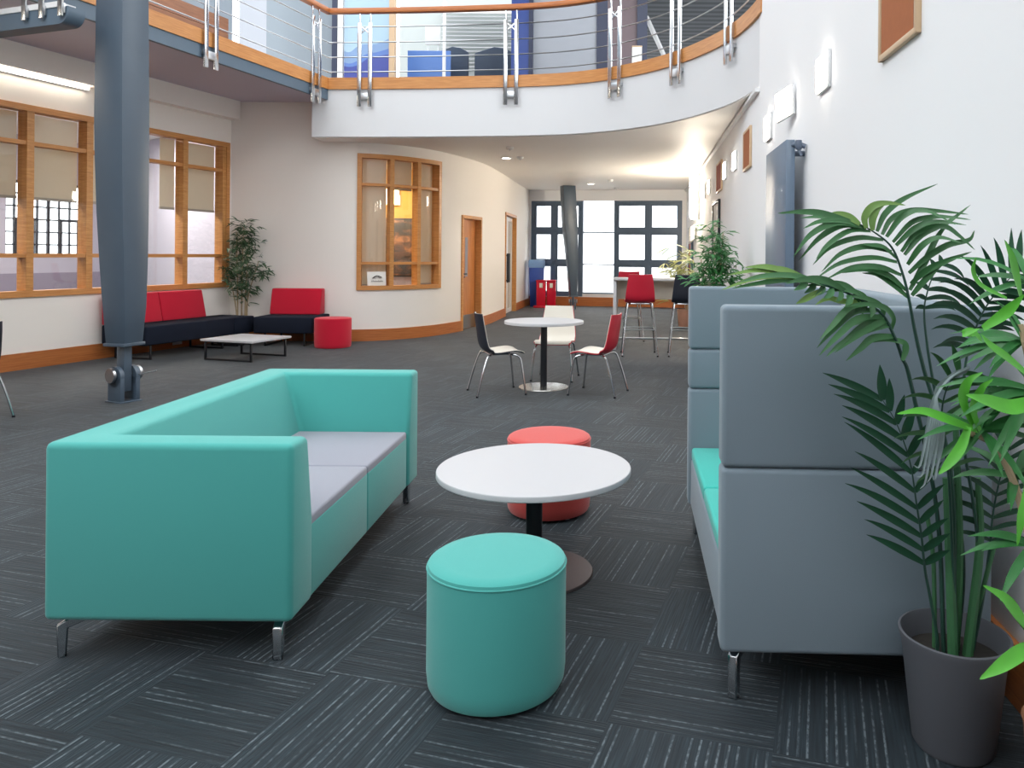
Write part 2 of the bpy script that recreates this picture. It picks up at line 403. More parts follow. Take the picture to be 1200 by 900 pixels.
# roller blinds behind the panes
bl = [WL[0]]+WL[1:]+[wl1]
for k in range(1, len(bl)-1):
    a, b = bl[k]+.05, bl[k+1]-.05
    if b-a < .2: continue
    full = [(a, b)]
    names = {1: 'first pane from the left edge of view', 2: 'pane just left of the big steel column', 3: 'pane hidden by the big steel column', 4: 'narrow pane right of the steel column', 5: 'last pane beside the bamboo plant'}
    if k == 4: a = a+.42
    t = thing('roller_blind', 'beige roller blind half lowered in the '+names.get(k, 'pane'), 'blind', (*pl.at((a+b)/2), 2.08), 0, 'roller blinds of the left window')
    o = t.location
    def loc(mb): bmesh.ops.translate(mb.bm, vec=-Vector(o), verts=mb.bm.verts); return mb
    loc(MB().sweep(pl, a, b, -.15, -.145, 2.1, 3.12)).build('blind_fabric', M['blind'], t)
    loc(MB().sweep(pl, a, b, -.16, -.135, 2.065, 2.1)).build('bottom_bar', M['blindbar'], t)

# the room behind the left screen: its far wall has dark barred windows
pl2 = Path([(-13.6, 4.0), (-10.2, 16.2), (-9.6, 16.9)])
d2 = Path([(-14.2, 3.2), (-10.6, 16.0)])
HB = []
for k in range(6):
    s0 = 1.1+k*2.05
    HB.append((s0, s0+1.75, 1.3, 2.75))
wall('wall_far_left', d2, 0, d2.L, 0, 3.6, .2, M['inwall'], HB)
struct(MB().sweep(d2, 0, d2.L, .001, .03, 0, 1.0).build('trim_2', M['dado']))
for k, (a, b, z0, z1) in enumerate(HB):
    w = bpy.data.objects.new('window_%d' % (k+4), None); COL.objects.link(w); struct(w)
    ring(d2, a, b, z0, z1, -.12, -.06, .05, 'window_frame', M['frame_black'], w)
    mb = MB(); n = 8
    for i in range(1, n): 
        s = a+(b-a)*i/n; mb.sweep(d2, s-(.024 if i == 4 else .011), s+(.024 if i == 4 else .011), -.11, -.07, z0+.05, z1-.05)
    for i in range(1, 6):
        z = z0+(z1-z0)*i/6; mb.sweep(d2, a, b, -.11, -.07, z-.013, z+.013)
    for c in (2, 6):
        s = a+(b-a)*c/n; q = (b-a)/n
        mb.sweep(d2, s-q*.9-.02, s-q*.9+.02, -.12, -.05, z0, z0+.72); mb.sweep(d2, s+q*.9-.02, s+q*.9+.02, -.12, -.05, z0, z0+.72)
        mb.sweep(d2, s-q*.9, s+q*.9, -.12, -.05, z0+.7, z0+.75)
    mb.build('glazing_bars', M['frame_black'], w)
    MB().sweep(d2, a, b, -.095, -.09, z0, z1).build('window_glass', M['glass'], w)
struct(MB().prism([(-10.5, 16.2), (-6.2, 12.72), (-6.2, 13.0), (-10.4, 16.5)], 0, 3.6).build('wall_left_room_end', M['inwall']))
struct(MB().prism([(-14.4, 3.0), (-9.3, 1.9), (-9.3, 2.1), (-14.3, 3.2)], 0, 3.6).build('wall_left_room_near', M['inwall']))
struct(MB().prism([(-14.6, 2.0), (-9.4, 1.6), (-6.36, 12.45), (-6.4, 13.2), (-10.8, 16.8)], 3.6, 3.75).build('ceiling_left_room', M['ceil']))
cab = thing('low_cupboard', 'long lilac grey low cupboard seen through the left glazed screen', 'cupboard', (-9.45, 10.2, 0), math.radians(-15))
MB().box((0, 0, .36), (.45, 6.0, .7), bevel=.01).build('carcass', M['dado'], cab)
MB().box((0, 0, .725), (.5, 6.1, .03), bevel=.005).build('worktop', mat('dark_violet_top', (84, 76, 96), .5), cab)

# ---- white curved wall with window and doors
def sof(x0, y0):
    return min((pc.at(i*pc.L/4000)-Vector((x0, y0))).length*1e6+i for i in range(4001)) % 1e6
def near(x0, y0):
    best = min(range(4001), key=lambda i: (pc.at(i*pc.L/4000)-Vector((x0, y0))).length); return best*pc.L/4000
cw0, cw1 = near(-4.13, 12.52), near(-3.0, 13.58)
d10, d11 = near(-2.76, 14.28), near(-2.53, 15.22)
d20, d21 = near(-2.42, 17.65), near(-2.39, 19.4)
wall('wall_curved', pc, 0, pc.L, 0, 3.97, .14, M['wallw'], [(cw0, cw1, .83, 3.06), (d10, d11, 0, 2.16), (d20, d21, 0, 2.4)])
for i, (a, b) in enumerate(((0.02, d10), (d11, d20), (d21, pc.L))):
    struct(MB().sweep(pc, a, b, .001, .024, 0, .19).build('baseboard_curved' + ('', '_middle', '_far')[i], M['skirt']))
w2 = bpy.data.objects.new('window_2', None); COL.objects.link(w2); struct(w2)
ring(pc, cw0, cw1, .83, 3.06, -.13, .03, .07, 'window_frame', M['oak_h'], w2)
cl = cw1-cw0; c1, c2 = cw0+cl*.345, cw0+cl*.665
for s in (c1, c2): MB().sweep(pc, s-.035, s+.035, -.13, .02, .9, 2.99).build('mullion', M['oak'], w2)
for z in (1.27, 2.56): MB().sweep(pc, cw0+.06, cw1-.06, -.12, .01, z-.022, z+.022).build('transom', M['oak_h'], w2)
MB().sweep(pc, cw0+.06, cw1-.06, -.085, -.078, .9, 2.99).build('window_glass', M['glass_in'], w2)
for a, b, nm, z0 in ((cw0+.06, c1-.04, 'left pane of the curved wall window', .9), (c2+.02, cw1+.12, 'right pane of the curved wall window', .9), (c1+.04, c2-.04, 'top of the middle pane of the curved wall window', 2.5)):
    t = thing('roller_blind', 'beige blind drawn down in the '+nm, 'blind', (*pc.at((a+b)/2), z0), 0, 'blinds of the curved wall window'); o = t.location
    loc(MB().sweep(pc, a, b, -.15, -.145, z0+.02, 3.0)).build('blind_fabric', M['blind'], t)
    loc(MB().sweep(pc, a, b, -.158, -.138, z0, z0+.022)).build('bottom_bar', M['blindbar'], t)
# sign card on the sill
p, n = pc.at(cw0+cl*.2), pc.nrm(cw0+cl*.2)
ang = math.atan2(n.y, n.x)+PI/2
sg = thing('sign_card', 'white sign card with a small emblem leaning in the curved wall window', 'sign', (p.x-n.x*.03, p.y-n.y*.03, .9), ang)
TL = Matrix.Rotation(math.radians(-8), 4, 'X')
MB().box((0, .01, .115), (.3, .012, .23), M=TL, bevel=.003).build('card', M['paper'], sg)
mb = MB()
mb.tube([(-.07, -.012, .12), (-.04, -.012, .15), (0, -.01, .165), (.03, -.01, .16), (.06, -.012, .145), (.08, -.012, .135)], .007, 6)
mb.tube([(-.03, -.012, .15), (-.05, -.013, .125), (-.02, -.013, .122)], .004, 6); mb.tube([(.02, -.011, .155), (.04, -.013, .125), (.065, -.013, .128)], .004, 6)
for i in range(9): mb.box((-.08+i*.021, -.014, .075+.004*(i % 2)), (.012, .004, .014), M=TL)
mb.build('emblem', M['ink'], sg)
# the room behind it
struct(MB().prism([(-6.1, 12.66), (-6.0, 12.66), (-6.0, 17), (-6.1, 17)], 0, 3.6).build('wall_inner_west', M['yellow_wall']))
struct(MB().prism([(-6.1, 16.2), (-2.75, 16.2), (-2.75, 16.35), (-6.1, 16.35)], 0, 3.6).build('wall_inner_north', M['yellow_wall']))
il = thing('wall_light', 'glowing square wall light seen through the curved wall window', 'light', (-4.62, 16.19, 2.62))
MB().box((0, -.03, 0), (.36, .05, .36), bevel=.01).build('back_plate', M['white_metal'], il)
MB().box((0, -.08, 0), (.32, .06, .32), bevel=.02).build('diffuser', M['lampwarm'], il)
shelf = thing('bookcase', 'oak bookcase inside the room behind the curved wall window', 'bookcase', (-3.95, 15.95, 0))
MB().box((0, 0, 1.05), (.5, .4, 2.1), bevel=.01).build('carcass', M['door'], shelf)
pic = thing('picture', 'dark framed landscape picture seen through the middle pane of the curved window', 'picture', (-4.25, 15.2, 1.05), 0)
def picmat():
    m = mat('brown_abstract_landscape', (90, 70, 60), .6); N, L = m.node_tree.nodes, m.node_tree.links; b = N['Principled BSDF']
    tc = N.new('ShaderNodeTexCoord'); mp = N.new('ShaderNodeMapping'); mp.inputs['Scale'].default_value = (1.2, 1, 2.4); nz = N.new('ShaderNodeTexNoise'); nz.inputs['Scale'].default_value = 2.4; nz.inputs['Detail'].default_value = 5; nz.inputs['Distortion'].default_value = 1
    r = N.new('ShaderNodeValToRGB'); e = r.color_ramp.elements; e[0].color = (*lin((52, 50, 52)), 1); e[0].position = .42; e[1].color = (*lin((170, 120, 84)), 1); e[1].position = .66
    x = e.new(.54); x.color = (*lin((96, 70, 58)), 1)
    L.new(tc.outputs['Object'], mp.inputs[0]); L.new(mp.outputs[0], nz.inputs['Vector']); L.new(nz.outputs['Fac'], r.inputs[0]); L.new(r.outputs[0], b.inputs['Base Color']); return m
MB().box((0, 0, .5), (1.3, .04, 1.1), bevel=.005).build('canvas', picmat(), pic)
MB().box((0, .03, .5), (1.36, .03, 1.16), bevel=.005).build('frame', M['black_metal'], pic)
MB().box((0, .06, -.53), (1.1, .08, 1.04)).build('easel_board', M['dado'], pic)

def added_room_lamp(label, x, y, z, w, watts, col):  # unseen lamp with a fitting, added to brighten a dim side room
    t = thing('added_ceiling_light', label, 'light', (x, y, z), math.radians(-15), 'added ceiling lights in the side rooms')
    MB().box((0, 0, -.03), (w, w, .06), bevel=.01).build('housing', M['white_metal'], t)
    MB().box((0, 0, -.062), (w-.06, w-.06, .012), bevel=.004).build('diffuser', M['lamp'], t)
    L_ = bpy.data.lights.new('added_room_lamp', 'AREA'); L_.size = w*.9; L_.energy = watts; L_.color = col
    o = bpy.data.objects.new('added_room_lamp', L_); COL.objects.link(o); o.parent = t; o.location = (0, 0, -.08)
    return t
for i, (x, y) in enumerate(((-9.2, 7.6), (-8.4, 10.8), (-8.2, 13.2))):
    added_room_lamp(('added unseen square ceiling light at the near end of the left room', 'added unseen square ceiling light in the middle of the left room', 'added unseen square ceiling light at the far end of the left room')[i], x, y, 3.6, .8, 60, (1, .96, .9))
added_room_lamp('added unseen square ceiling light in the room behind the curved wall window', -4.6, 14.4, 3.2, .6, 60, (1, .82, .55))
struct(MB().prism([(-6.1, 12.66), (-2.75, 14.6), (-2.75, 16.35), (-6.1, 16.35)], 3.2, 3.24).build('ceiling_inner', M['ceil']))

# doors in the curved wall
dr = bpy.data.objects.new('door_1', None); COL.objects.link(dr); struct(dr)
mb = MB()
for a, b, z0, z1 in ((d10, d10+.06, 0, 2.16), (d11-.06, d11, 0, 2.16), (d10, d11, 2.1, 2.16)): mb.sweep(pc, a, b, -.14, .025, z0, z1)
mb.build('door_frame', M['oak'], dr)
lf = MB().sweep(pc, d10+.06, d11-.06, -.14, -.095, 0.005, 2.1).build('door_leaf', M['door'], dr)
MB().sweep(pc, d10+.36, d10+.48, -.1, -.09, 1.0, 1.75).build('vision_panel', M['lilac'], dr)
MB().sweep(pc, d10+.06, d11-.06, -.096, -.092, .01, .27).build('kick_plate', M['satin'], dr)
mb = MB(); mb.sweep(pc, d10+.2, d10+.25, -.1, -.085, .85, 1.2); mb.sweep(pc, d10+.2, d10+.38, -.07, -.055, 1.04, 1.065); mb.sweep(pc, d10+.22, d10+.24, -.1, -.055, 1.04, 1.065); mb.sweep(pc, d10+.14, d10+.36, -.1, -.085, .98, 1.0)
mb.build('door_handle', M['black_metal'], dr)
dg = bpy.data.objects.new('door_2', None); COL.objects.link(dg); struct(dg)
mb = MB()
for a, b, z0, z1 in ((d20, d20+.06, 0, 2.4), (d21-.06, d21, 0, 2.4), (d20, d21, 2.34, 2.4)): mb.sweep(pc, a, b, -.14, .025, z0, z1)
mb.build('door_frame', M['oak'], dg)
mid = (d20+d21)/2
for a, b in ((d20+.06, mid-.005), (mid+.005, d21-.06)):
    ring(pc, a, b, .01, 2.33, -.13, -.08, .1, 'door_leaf', M['white_metal'], dg)
    MB().sweep(pc, a+.1, b-.1, -.11, -.1, .1, 2.23).build('door_glass', mat('frosted_door_glass', (206, 204, 196), .25), dg)
    q = mid-.12 if b < mid else mid+.12
    mb = MB(); mb.sweep(pc, q-.02, q+.02, -.07, -.03, .75, 1.45); mb.sweep(pc, q-.02, q+.02, -.1, -.03, .78, .82); mb.sweep(pc, q-.02, q+.02, -.1, -.03, 1.38, 1.42)
    mb.build('door_handle', M['black_metal'], dg)
struct(MB().prism([(-2.9, 17.3), (-2.75, 17.3), (-2.75, 19.8), (-2.9, 19.8)], 0, 3).build('wall_behind_doors', M['inwall']))

# ---- right wall and its fittings
wall('wall_right', pr, 0, pr.L, 0, 4.05, .2, M['wall'])
SR = pr.L-11.55
wall('wall_right_upper', pr, SR, pr.L, 4.05, 8, .2, M['wall'])
struct(MB().sweep(pr, 0, pr.L, .001, .022, 0, .2).build('baseboard_right', M['skirt']))
struct(MB().sweep(pr, 22-8.2, pr.L, -.2, -.05, 8, 8.1).build('trim_3', M['wall'])) if False else None
tr = MB().sweep(pr, 0, 13.9, .001, .05, SOFFIT-.07, SOFFIT-.03)
struct(tr.build('trim_3', M['white_metal']))

def onwall(name, label, cat, d, z, group=None):
    return thing(name, label, cat, (RW(d), d, z), RANG, group)        # local -x points into the room, +y away from the camera
def wall_light(d, z, label, tilt=0):
    t = onwall('wall_light', label, 'light', d, z, 'square lights along the white right wall')
    T = Matrix.Translation((-.05, 0, 0)) @ Matrix.Rotation(tilt, 4, 'Z') @ Matrix.Rotation(-tilt*.35, 4, 'X') if tilt else Matrix.Translation((-.001, 0, 0))
    def bx(c, dd, bv):
        q = MB(); q.box(c, dd, bevel=bv); bmesh.ops.transform(q.bm, matrix=T, verts=q.bm.verts); return q
    h = bx((-.012, 0, 0), (.024, .3, .25), .006)
    if tilt: h.box((-.025, .05, 0), (.05, .07, .07), bevel=.006)
    h.build('housing', M['white_metal'], t)
    bx((-.03, 0, 0), (.016, .28, .23), .007).build('diffuser', M['lamp'], t)
    return t
for d, z, lb, ti in ((5.19, 2.69, 'square white wall light nearest the camera on right wall', 0), (6.32, 2.7, 'square white wall light hanging askew off the right wall', .26),
                     (7.44, 2.69, 'square white wall light directly above the slate radiator', 0), (10.1, 2.69, 'square white wall light just past the nearer small notice board', 0),
                     (11.25, 2.69, 'square white wall light just before the rust notice board', 0), (13.9, 2.69, 'square white wall light just past the rust notice board', 0), (15.0, 2.69, 'square white wall light furthest away beside the tall daylight glow', 0)):
    wall_light(d, z, lb, ti)
def board(d0, d1, z0, z1, label, mt):
    d = (d0+d1)/2; t = onwall('notice_board', label, 'notice board', d, z0, 'notice boards high on the right wall'); w = d1-d0; h = z1-z0
    MB().box((-.012, 0, h/2), (.02, w-.06, h-.06)).build('pin_panel', mt, t)
    mb = MB()
    for y, z, sy, sz in ((-w/2, h/2, .03, h), (w/2, h/2, .03, h), (0, .015, w, .03), (0, h-.015, w, .03)): mb.box((-.013, y, z), (.026, sy, sz), bevel=.003)
    mb.build('frame', M['boardframe'], t)
board(3.43, 3.95, 2.45, 2.95, 'large brown notice board nearest the camera, high on right wall', M['board'])
board(8.66, 9.22, 2.45, 2.92, 'brown notice board high on wall just beyond the slate radiator', M['board'])
board(11.75, 12.5, 2.45, 2.92, 'rust coloured notice board furthest along the white right wall', M['board_red'])
# radiator
t = onwall('radiator', 'tall flat slate blue vertical radiator standing off the right wall', 'radiator', 6.26, .25)
MB().box((-.115, 0, 1.04), (.07, .92, 2.08), bevel=.008).build('panel', M['radiator'], t)
for y in (-.4, .4):
    for z in (.2, 1.98): MB().tube([(-.09, y, z), (0, y, z)], .022, 10).build('wall_bracket', M['plumbing'], t)
mb = MB(); mb.tube([(-.1, -.45, 2.04), (-.05, -.485, 2.04), (-.01, -.49, 2.02)], .02, 10); mb.lathe([(0, 0), (.022, 0), (.03, .02), (.024, .07), (0, .07)], 16, (-.06, -.485, 2.0)); mb.tube([(-.06, -.485, 2.0), (-.04, -.5, 1.95)], .012, 8)
mb.build('valve', M['plumbing'], t)
# poster frame
t = onwall('poster_frame', 'white poster in a black frame on right wall behind the bushy plant', 'poster', 12.5, 1.35)
MB().box((-.012, 0, .48), (.02, .9, .9)).build('poster', M['paper'], t)
mb = MB()
for y, z, sy, sz in ((-.47, .48, .05, .98), (.47, .48, .05, .98), (0, 0, .98, .05), (0, .96, .98, .05)): mb.box((-.02, y, z), (.04, sy, sz), bevel=.004)
mb.build('frame', M['black_metal'], t)
# tall glowing tube in place of a daylight slot, picture, door and fittings at the far end of the right wall
t = onwall('wall_light', 'tall white glow standing in for a daylight slot near the far end of right wall', 'light', 16.3, 2.2)
MB().box((-.03, 0, .5), (.06, .22, 1.0), bevel=.01).build('housing', M['white_metal'], t)
MB().lathe([(0, .0), (.08, .02), (.1, .08), (.1, .92), (.08, .98), (0, 1.0)], 24, (-.11, 0, 0)).build('diffuser', emit('slot_daylight_glow', (255, 242, 222), 95), t)
t = onwall('picture', 'small pale framed picture near the far windows on right wall', 'picture', 18.3, 2.42)
MB().box((-.012, 0, .2), (.02, .7, .4)).build('print', M['paper'], t)
mb = MB()
for y, z, sy, sz in ((-.36, .2, .05, .46), (.36, .2, .05, .46), (0, -.01, .74, .05), (0, .41, .74, .05)): mb.box((-.02, y, z), (.04, sy, sz))
mb.build('frame', M['board'], t)
dr3 = onwall('door_3', '', '', 18.7, 0); del dr3['label'], dr3['category']; struct(dr3)
MB().box((-.02, 0, 1.0), (.04, .95, 2.0)).build('door_leaf', M['board_red'], dr3)
mb = MB(); mb.box((-.03, -.52, 1.04), (.06, .09, 2.08)); mb.box((-.03, .52, 1.04), (.06, .09, 2.08)); mb.box((-.03, 0, 2.08), (.06, 1.13, .09)); mb.build('door_frame', M['frame_dark'], dr3)
t = onwall('coat_rail', 'white coat rail with draped cloths by the brown far door', 'coat rail', 17.4, 2.0)
MB().box((-.02, 0, .1), (.04, .9, .06), bevel=.01).build('rail', M['white_metal'], t)
for y in (-.3, 0.02, .3):
    mb = MB(); mb.poly([(-.04, y-.09, .13), (-.04, y+.09, .13), (-.13, y+.12, .08), (-.13, y-.12, .08), (-.15, y-.13, -.25), (-.15, y+.1, -.32), (-.05, y-.1, -.2), (-.05, y+.1, -.2)], [(0,1,2,3), (3,2,5,4), (4,5,7,6), (6,7,1,0), (0,3,4,6), (1,7,5,2)], bevel=.02); mb.build('cloth', M['paper'], t)

# ---- back glazing
bw = Path([(-2.3, 21.72), (RW(21), 21.0)])
BL = bw.L
wall('wall_back', bw, 0, BL, 0, SOFFIT, .25, M['wall'], [(.06, BL-.12, .26, 2.94)])
struct(MB().sweep(bw, 0.02, BL-.03, .001, .03, 0, .25).build('baseboard_back', M['skirt']))
w3 = bpy.data.objects.new('window_3', None); COL.objects.link(w3); struct(w3)
sx = lambda px: BL*(px-621)/(800-621)
A0, A1, A2, A3 = .06, sx(683.5), sx(719), BL-.12
for a, b, ms in ((A0, A1, [sx(650)]), (A2, A3, [sx(757.5)])):
    ring(bw, a, b, .26, 2.94, -.14, -.02, .09, 'window_frame', M['frame_dark'], w3)
    for s in ms: MB().sweep(bw, s-.05, s+.05, -.15, -.01, .35, 2.85).build('mullion', M['frame_dark'], w3)
    for z in (2.1, 1.2): MB().sweep(bw, a+.08, b-.08, -.15, -.01, z-.055, z+.055).build('transom', M['frame_dark'], w3)
    edges = [a+.09]+[q for s in ms for q in (s-.05, s+.05)]+[b-.09]
    zz = [(.35, 1.145), (1.255, 2.045), (2.155, 2.85)]
    for i in range(0, len(edges), 2):
        for z0, z1 in zz: ring(bw, edges[i], edges[i+1], z0, z1, -.12, -.05, .05, 'casement', M['frame_dark'], w3)
mb = MB()
for z in (2.06, 1.16, .36): mb.sweep(bw, A1, A2, -.1, -.06, z-.018, z+.018)
mb.build('slim_transom', M['frame_dark'], w3)
MB().sweep(bw, A1, A2, -.2, -.01, .26, .34).build('window_sill', M['white_metal'], w3)
MB().sweep(bw, .06, BL-.12, -.085, -.08, .3, 2.9).build('window_glass', M['glass'], w3)
# outside
struct(MB().prism([(-14, 22.5), (14, 22.5), (14, 60), (-14, 60)], -.4, -.3).build('ground_outside', M['paving']))
def building(x, y, w, d, h, label):
    t = thing('building', label, 'building', (x, y, -.3)); MB().box((0, 0, h/2), (w, d, h)).build('walls', M['fac'], t)
    n = max(2, int(w/2.2))
    for i in range(n):
        for k in range(int(h/3)):
            MB().box((-w/2+(i+.5)*w/n, -d/2, 1.8+k*3), (w/n*.5, .1, 1.7)).build('window', M['facw'], t)
    MB().box((0, -d/2+.2, h+.1), (w+.4, .8, .25)).build('roof_edge', M['facw'], t)
building(6.5, 50, 8, 6, 6.2, 'pale building seen outside the right far windows')
building(-5.6, 54, 3.4, 6, 8, 'pale narrow building seen outside the left far windows')

# ---- balcony slab, its fascia and the ceiling below
poly = list(BALC)+[(RW(12), 12), (RW(22), 22), (-4.69, 22)]
struct(MB().prism([(a, b) for a, b in poly], SOFFIT, 3.99).build('balcony', mat('balcony_fascia_paint', (222, 223, 225), .75, spec=.25)))
cp = [(a, b+.05) for a, b in BALC]+[(RW(12), 12.2), (RW(22), 22), (-4.6, 22)]
struct(MB().prism(cp, SOFFIT-.012, SOFFIT+.01).build('ceiling', M['ceil']))
struct(MB().prism([(a, b) for a, b in poly], 3.99, DECK-.02).build('floor_upper', M['carpet']))
struct(MB().sweep(pb, 0, pb.L, -.02, .03, 3.99, 4.17).build('trim_4', M['oak_h']))
# bridge along the left wall
g = [(pg.p[i].x, pg.p[i].y) for i in range(3)]
struct(MB().prism([g[0], g[1], g[2], (-4.69, 12.5), (-6.18, 12.5), (-7.0, 9.6), (-9.7, -.1)], 3.88, 4.07).build('bridge', M['grey_soffit']))
struct(MB().sweep(pg, 0, pg.L, -.04, .012, 3.83, 3.99).build('trim_5', M['steel_fascia']))
struct(MB().sweep(pg, 0, pg.L, -.05, .03, 3.99, 4.17).build('trim_6', M['oak_h']))

# railings
def railing(name, label, path, s0, s1, posts, cable_r=.009):
    t = thing(name, label, 'railing', (*path.at((s0+s1)/2), 3.7)); o = Vector(t.location)
    def L_(mb): bmesh.ops.translate(mb.bm, vec=-o, verts=mb.bm.verts); return mb
    L_(MB().sweep(path, s0, s1, -.03, .075, 5.165, 5.245, bevel=.015)).build('handrail', M['skirt'], t, label='oak handrail')
    for z in (4.25, 4.48, 4.71, 4.95):
        pts = [(path.at(s).x+path.nrm(s).x*.05, path.at(s).y+path.nrm(s).y*.05, z) for s in path.knots(s0, s1)]
        L_(MB().tube(pts, cable_r, 6)).build('cable', M['satin'], t)
    for s in posts:
        p, n, d = path.at(s), path.nrm(s), path.tan(s); az = math.atan2(d.y, d.x)
        T = Matrix.Translation((p.x+n.x*.06, p.y+n.y*.06, 0)) @ Matrix.Rotation(az, 4, 'Z')
        mb = MB()
        def bx(c, dd, R=None): 
            q = MB(); q.box(c, dd, bevel=.003, M=R); bmesh.ops.transform(q.bm, matrix=T, verts=q.bm.verts); mb._join(q.bm)
        for x in (-.085, .085): bx((x, 0, 4.36), (.062, .022, 1.3))
        for sg_ in (1, -1): bx((0, 0, 4.9), (.19, .012, .022), Matrix.Rotation(sg_*.72, 4, 'Y'))
        bx((.085, .02, 5.08), (.022, .022, .2)); bx((-.085, .02, 5.08), (.022, .022, .2))
        po = L_(mb).build('post', M['chrome'], t)
        mb = MB()
        bx((0, .015, 3.87), (.17, .05, .1)); bx((-.085, .035, 3.9), (.04, .05, .05)); bx((.085, .035, 3.9), (.04, .05, .05))
        L_(mb).build('bracket', M['satin'], po)
    return t
def nearp(path, u):
    return min((i*path.L/3000 for i in range(3001)), key=lambda s: abs(path.at(s).x-u*path.at(s).y))
railing('balcony_railing', 'curved steel cable railing with oak handrail along the white balcony', pb, .25, pb.L, [.86, 3.18, 4.92, 6.13, 7.43])
railing('bridge_railing', 'straight steel cable railing on the bridge along the left wall', pg, 0.5, pg.L, [10.0, 12.17])

# nearer walkway end at top left
WT = Matrix.Translation((-4.82, 6.8, 3.46)) @ Matrix.Rotation(math.radians(161), 4, 'Z')     # local x runs from the nose to the left wall
def wkpoly(x0, z0, z1, r, y0, y1):
    pr_ = [(5.2, z0)]+[(x0+r-r*math.sin(a*PI/16), z0+r-r*math.cos(a*PI/16)) for a in range(0, 9)]+[(x0, z1), (5.2, z1)]
    v = [(x, y0, z) for x, z in pr_]+[(x, y1, z) for x, z in pr_]; n = len(pr_)
    return v, [tuple(range(n)), tuple(range(2*n-1, n-1, -1))]+[(i, (i+1) % n, n+(i+1) % n, n+i) for i in range(n)]
v, f = wkpoly(0, 0, .15, .12, -.16, 0); struct(MB().poly(v, f, M=WT).build('walkway', M['steel_fascia']))
v, f = wkpoly(.12, .15, .2, .01, -.16, .01); struct(MB().poly(v, f, M=WT).build('trim_7', M['white_metal']))
for i, x in enumerate((.52, .3, .06)):
    lbs = ('chrome bracket on the grey walkway edge, leftmost of three', 'chrome bracket on the grey walkway edge, middle of three', 'chrome bracket on the rounded tip of the grey walkway')
    t = thing('railing_bracket', lbs[i], 'bracket', WT @ Vector((x, .0, .15)), math.radians(161), 'brackets on the grey walkway end')
    MB().box((0, .022, .36), (.055, .022, .9), bevel=.004).build('upright', M['chrome'], t)
    MB().box((0, .012, -.02), (.08, .022, .09), bevel=.006).build('clamp', M['satin'], t)

# ---- upper level behind the railing
def slab(name, x0, x1, y, z0, z1, mt, th=.12): return struct(MB().box(((x0+x1)/2, y+th/2, (z0+z1)/2), (x1-x0, th, z1-z0)).build(name, mt))
UY, U0, U1 = 13.6, DECK-.02, 7.6
slab('wall_upper_white', -6.6, -6.12, UY, U0, U1, M['greyp'])
slab('wall_upper_grey', -6.12, -4.95, UY, U0, U1, mat('slate_grey_partition', (122, 132, 140), .6))
slab('trim_8', -4.95, -4.86, UY-.03, U0, U1, M['navyp'])
slab('trim_9', -4.85, -4.76, UY-.03, U0, U1, M['white_metal'])
def mural():
    m = mat('blue_glass_film', (90, 130, 190), .3); N, L = m.node_tree.nodes, m.node_tree.links; b = N['Principled BSDF']
    tc = N.new('ShaderNodeTexCoord'); sp = N.new('ShaderNodeSeparateXYZ'); nz = N.new('ShaderNodeTexNoise'); nz.inputs['Scale'].default_value = 1.1; nz.inputs['Detail'].default_value = 1
    ad = N.new('ShaderNodeMath'); ad.operation = 'MULTIPLY_ADD'; ad.inputs[1].default_value = 1.3
    r = N.new('ShaderNodeValToRGB'); r.color_ramp.interpolation = 'CONSTANT'; e = r.color_ramp.elements; e[0].color = (*lin((52, 66, 150)), 1); e[0].position = 0
    e[1].color = (*lin((160, 188, 206)), 1); e[1].position = .92; q = e.new(.58); q.color = (*lin((84, 118, 186)), 1)
    q = e.new(.7); q.color = (*lin((120, 150, 190)), 1)
    sc = N.new('ShaderNodeMapRange'); sc.inputs['From Min'].default_value = 4.7; sc.inputs['From Max'].default_value = 5.5; sc.inputs['To Min'].default_value = -.35; sc.inputs['To Max'].default_value = .6
    L.new(tc.outputs['Object'], nz.inputs['Vector']); L.new(tc.outputs['Object'], sp.inputs[0]); L.new(sp.outputs[2], sc.inputs['Value'])
    L.new(nz.outputs['Fac'], ad.inputs[0]); L.new(sc.outputs[0], ad.inputs[2]); L.new(ad.outputs[0], r.inputs['Fac']); L.new(r.outputs[0], b.inputs['Base Color']); return m
slab('wall_upper_blue', -4.74, -3.95, UY, U0, U1, mural(), .05)
slab('trim_10', -3.94, -3.84, UY-.03, U0, U1, M['boardframe'])
slab('wall_office_back', -4.7, -1.5, 17.0, U0, U1, mat('office_wall', (176, 182, 180), .8))
slab('trim_11', -3.0, -2.95, UY, U0, U1, M['white_metal'], .05)
slab('wall_upper_blue_pier', -1.77, -1.46, UY-.1, U0, U1, M['blue'], .3)
slab('trim_12', -1.46, -1.39, UY-.12, U0, U1, M['navyp'])
slab('wall_upper_partition', -1.39, -.27, UY, U0, U1, M['greyp'])
slab('trim_13', -.27, -.08, UY-.04, U0, U1, M['navyp'])
slab('wall_upper_pier', -.08, .44, UY-.04, U0, U1, M['brownp'], .5)
slab('trim_14', .44, .62, UY-.1, U0, U1, M['navyp'])
slab('wall_upper_far', -2, 6.5, 24, U0, U1, M['greyp'])
struct(MB().prism([(1.85, 8.2), (6.5, 9.0), (6.5, 22), (2.3, 22)], 3.99, DECK-.02).build('floor_upper_side', M['carpet']))
slab('wall_upper_side', 6.4, 6.5, 16, U0, U1, M['greyp'], 8)
struct(MB().prism([(.3, 12.4), (6.5, 12.4), (6.5, 24), (.3, 24)], 6.6, 6.75).build('ceiling_upper', M['slats']))
t = thing('ceiling_strut', 'pale diagonal strut below the grey slatted upper ceiling', 'strut', (.95, 14.6, 4.07))
MB().tube([(.35, 0, .5), (-.3, 0, 1.9)], .045, 10).build('strut_bar', M['white_metal'], t); MB().tube([(.35, 0, .0), (.35, 0, .55)], .05, 10).build('strut_post', M['white_metal'], t)
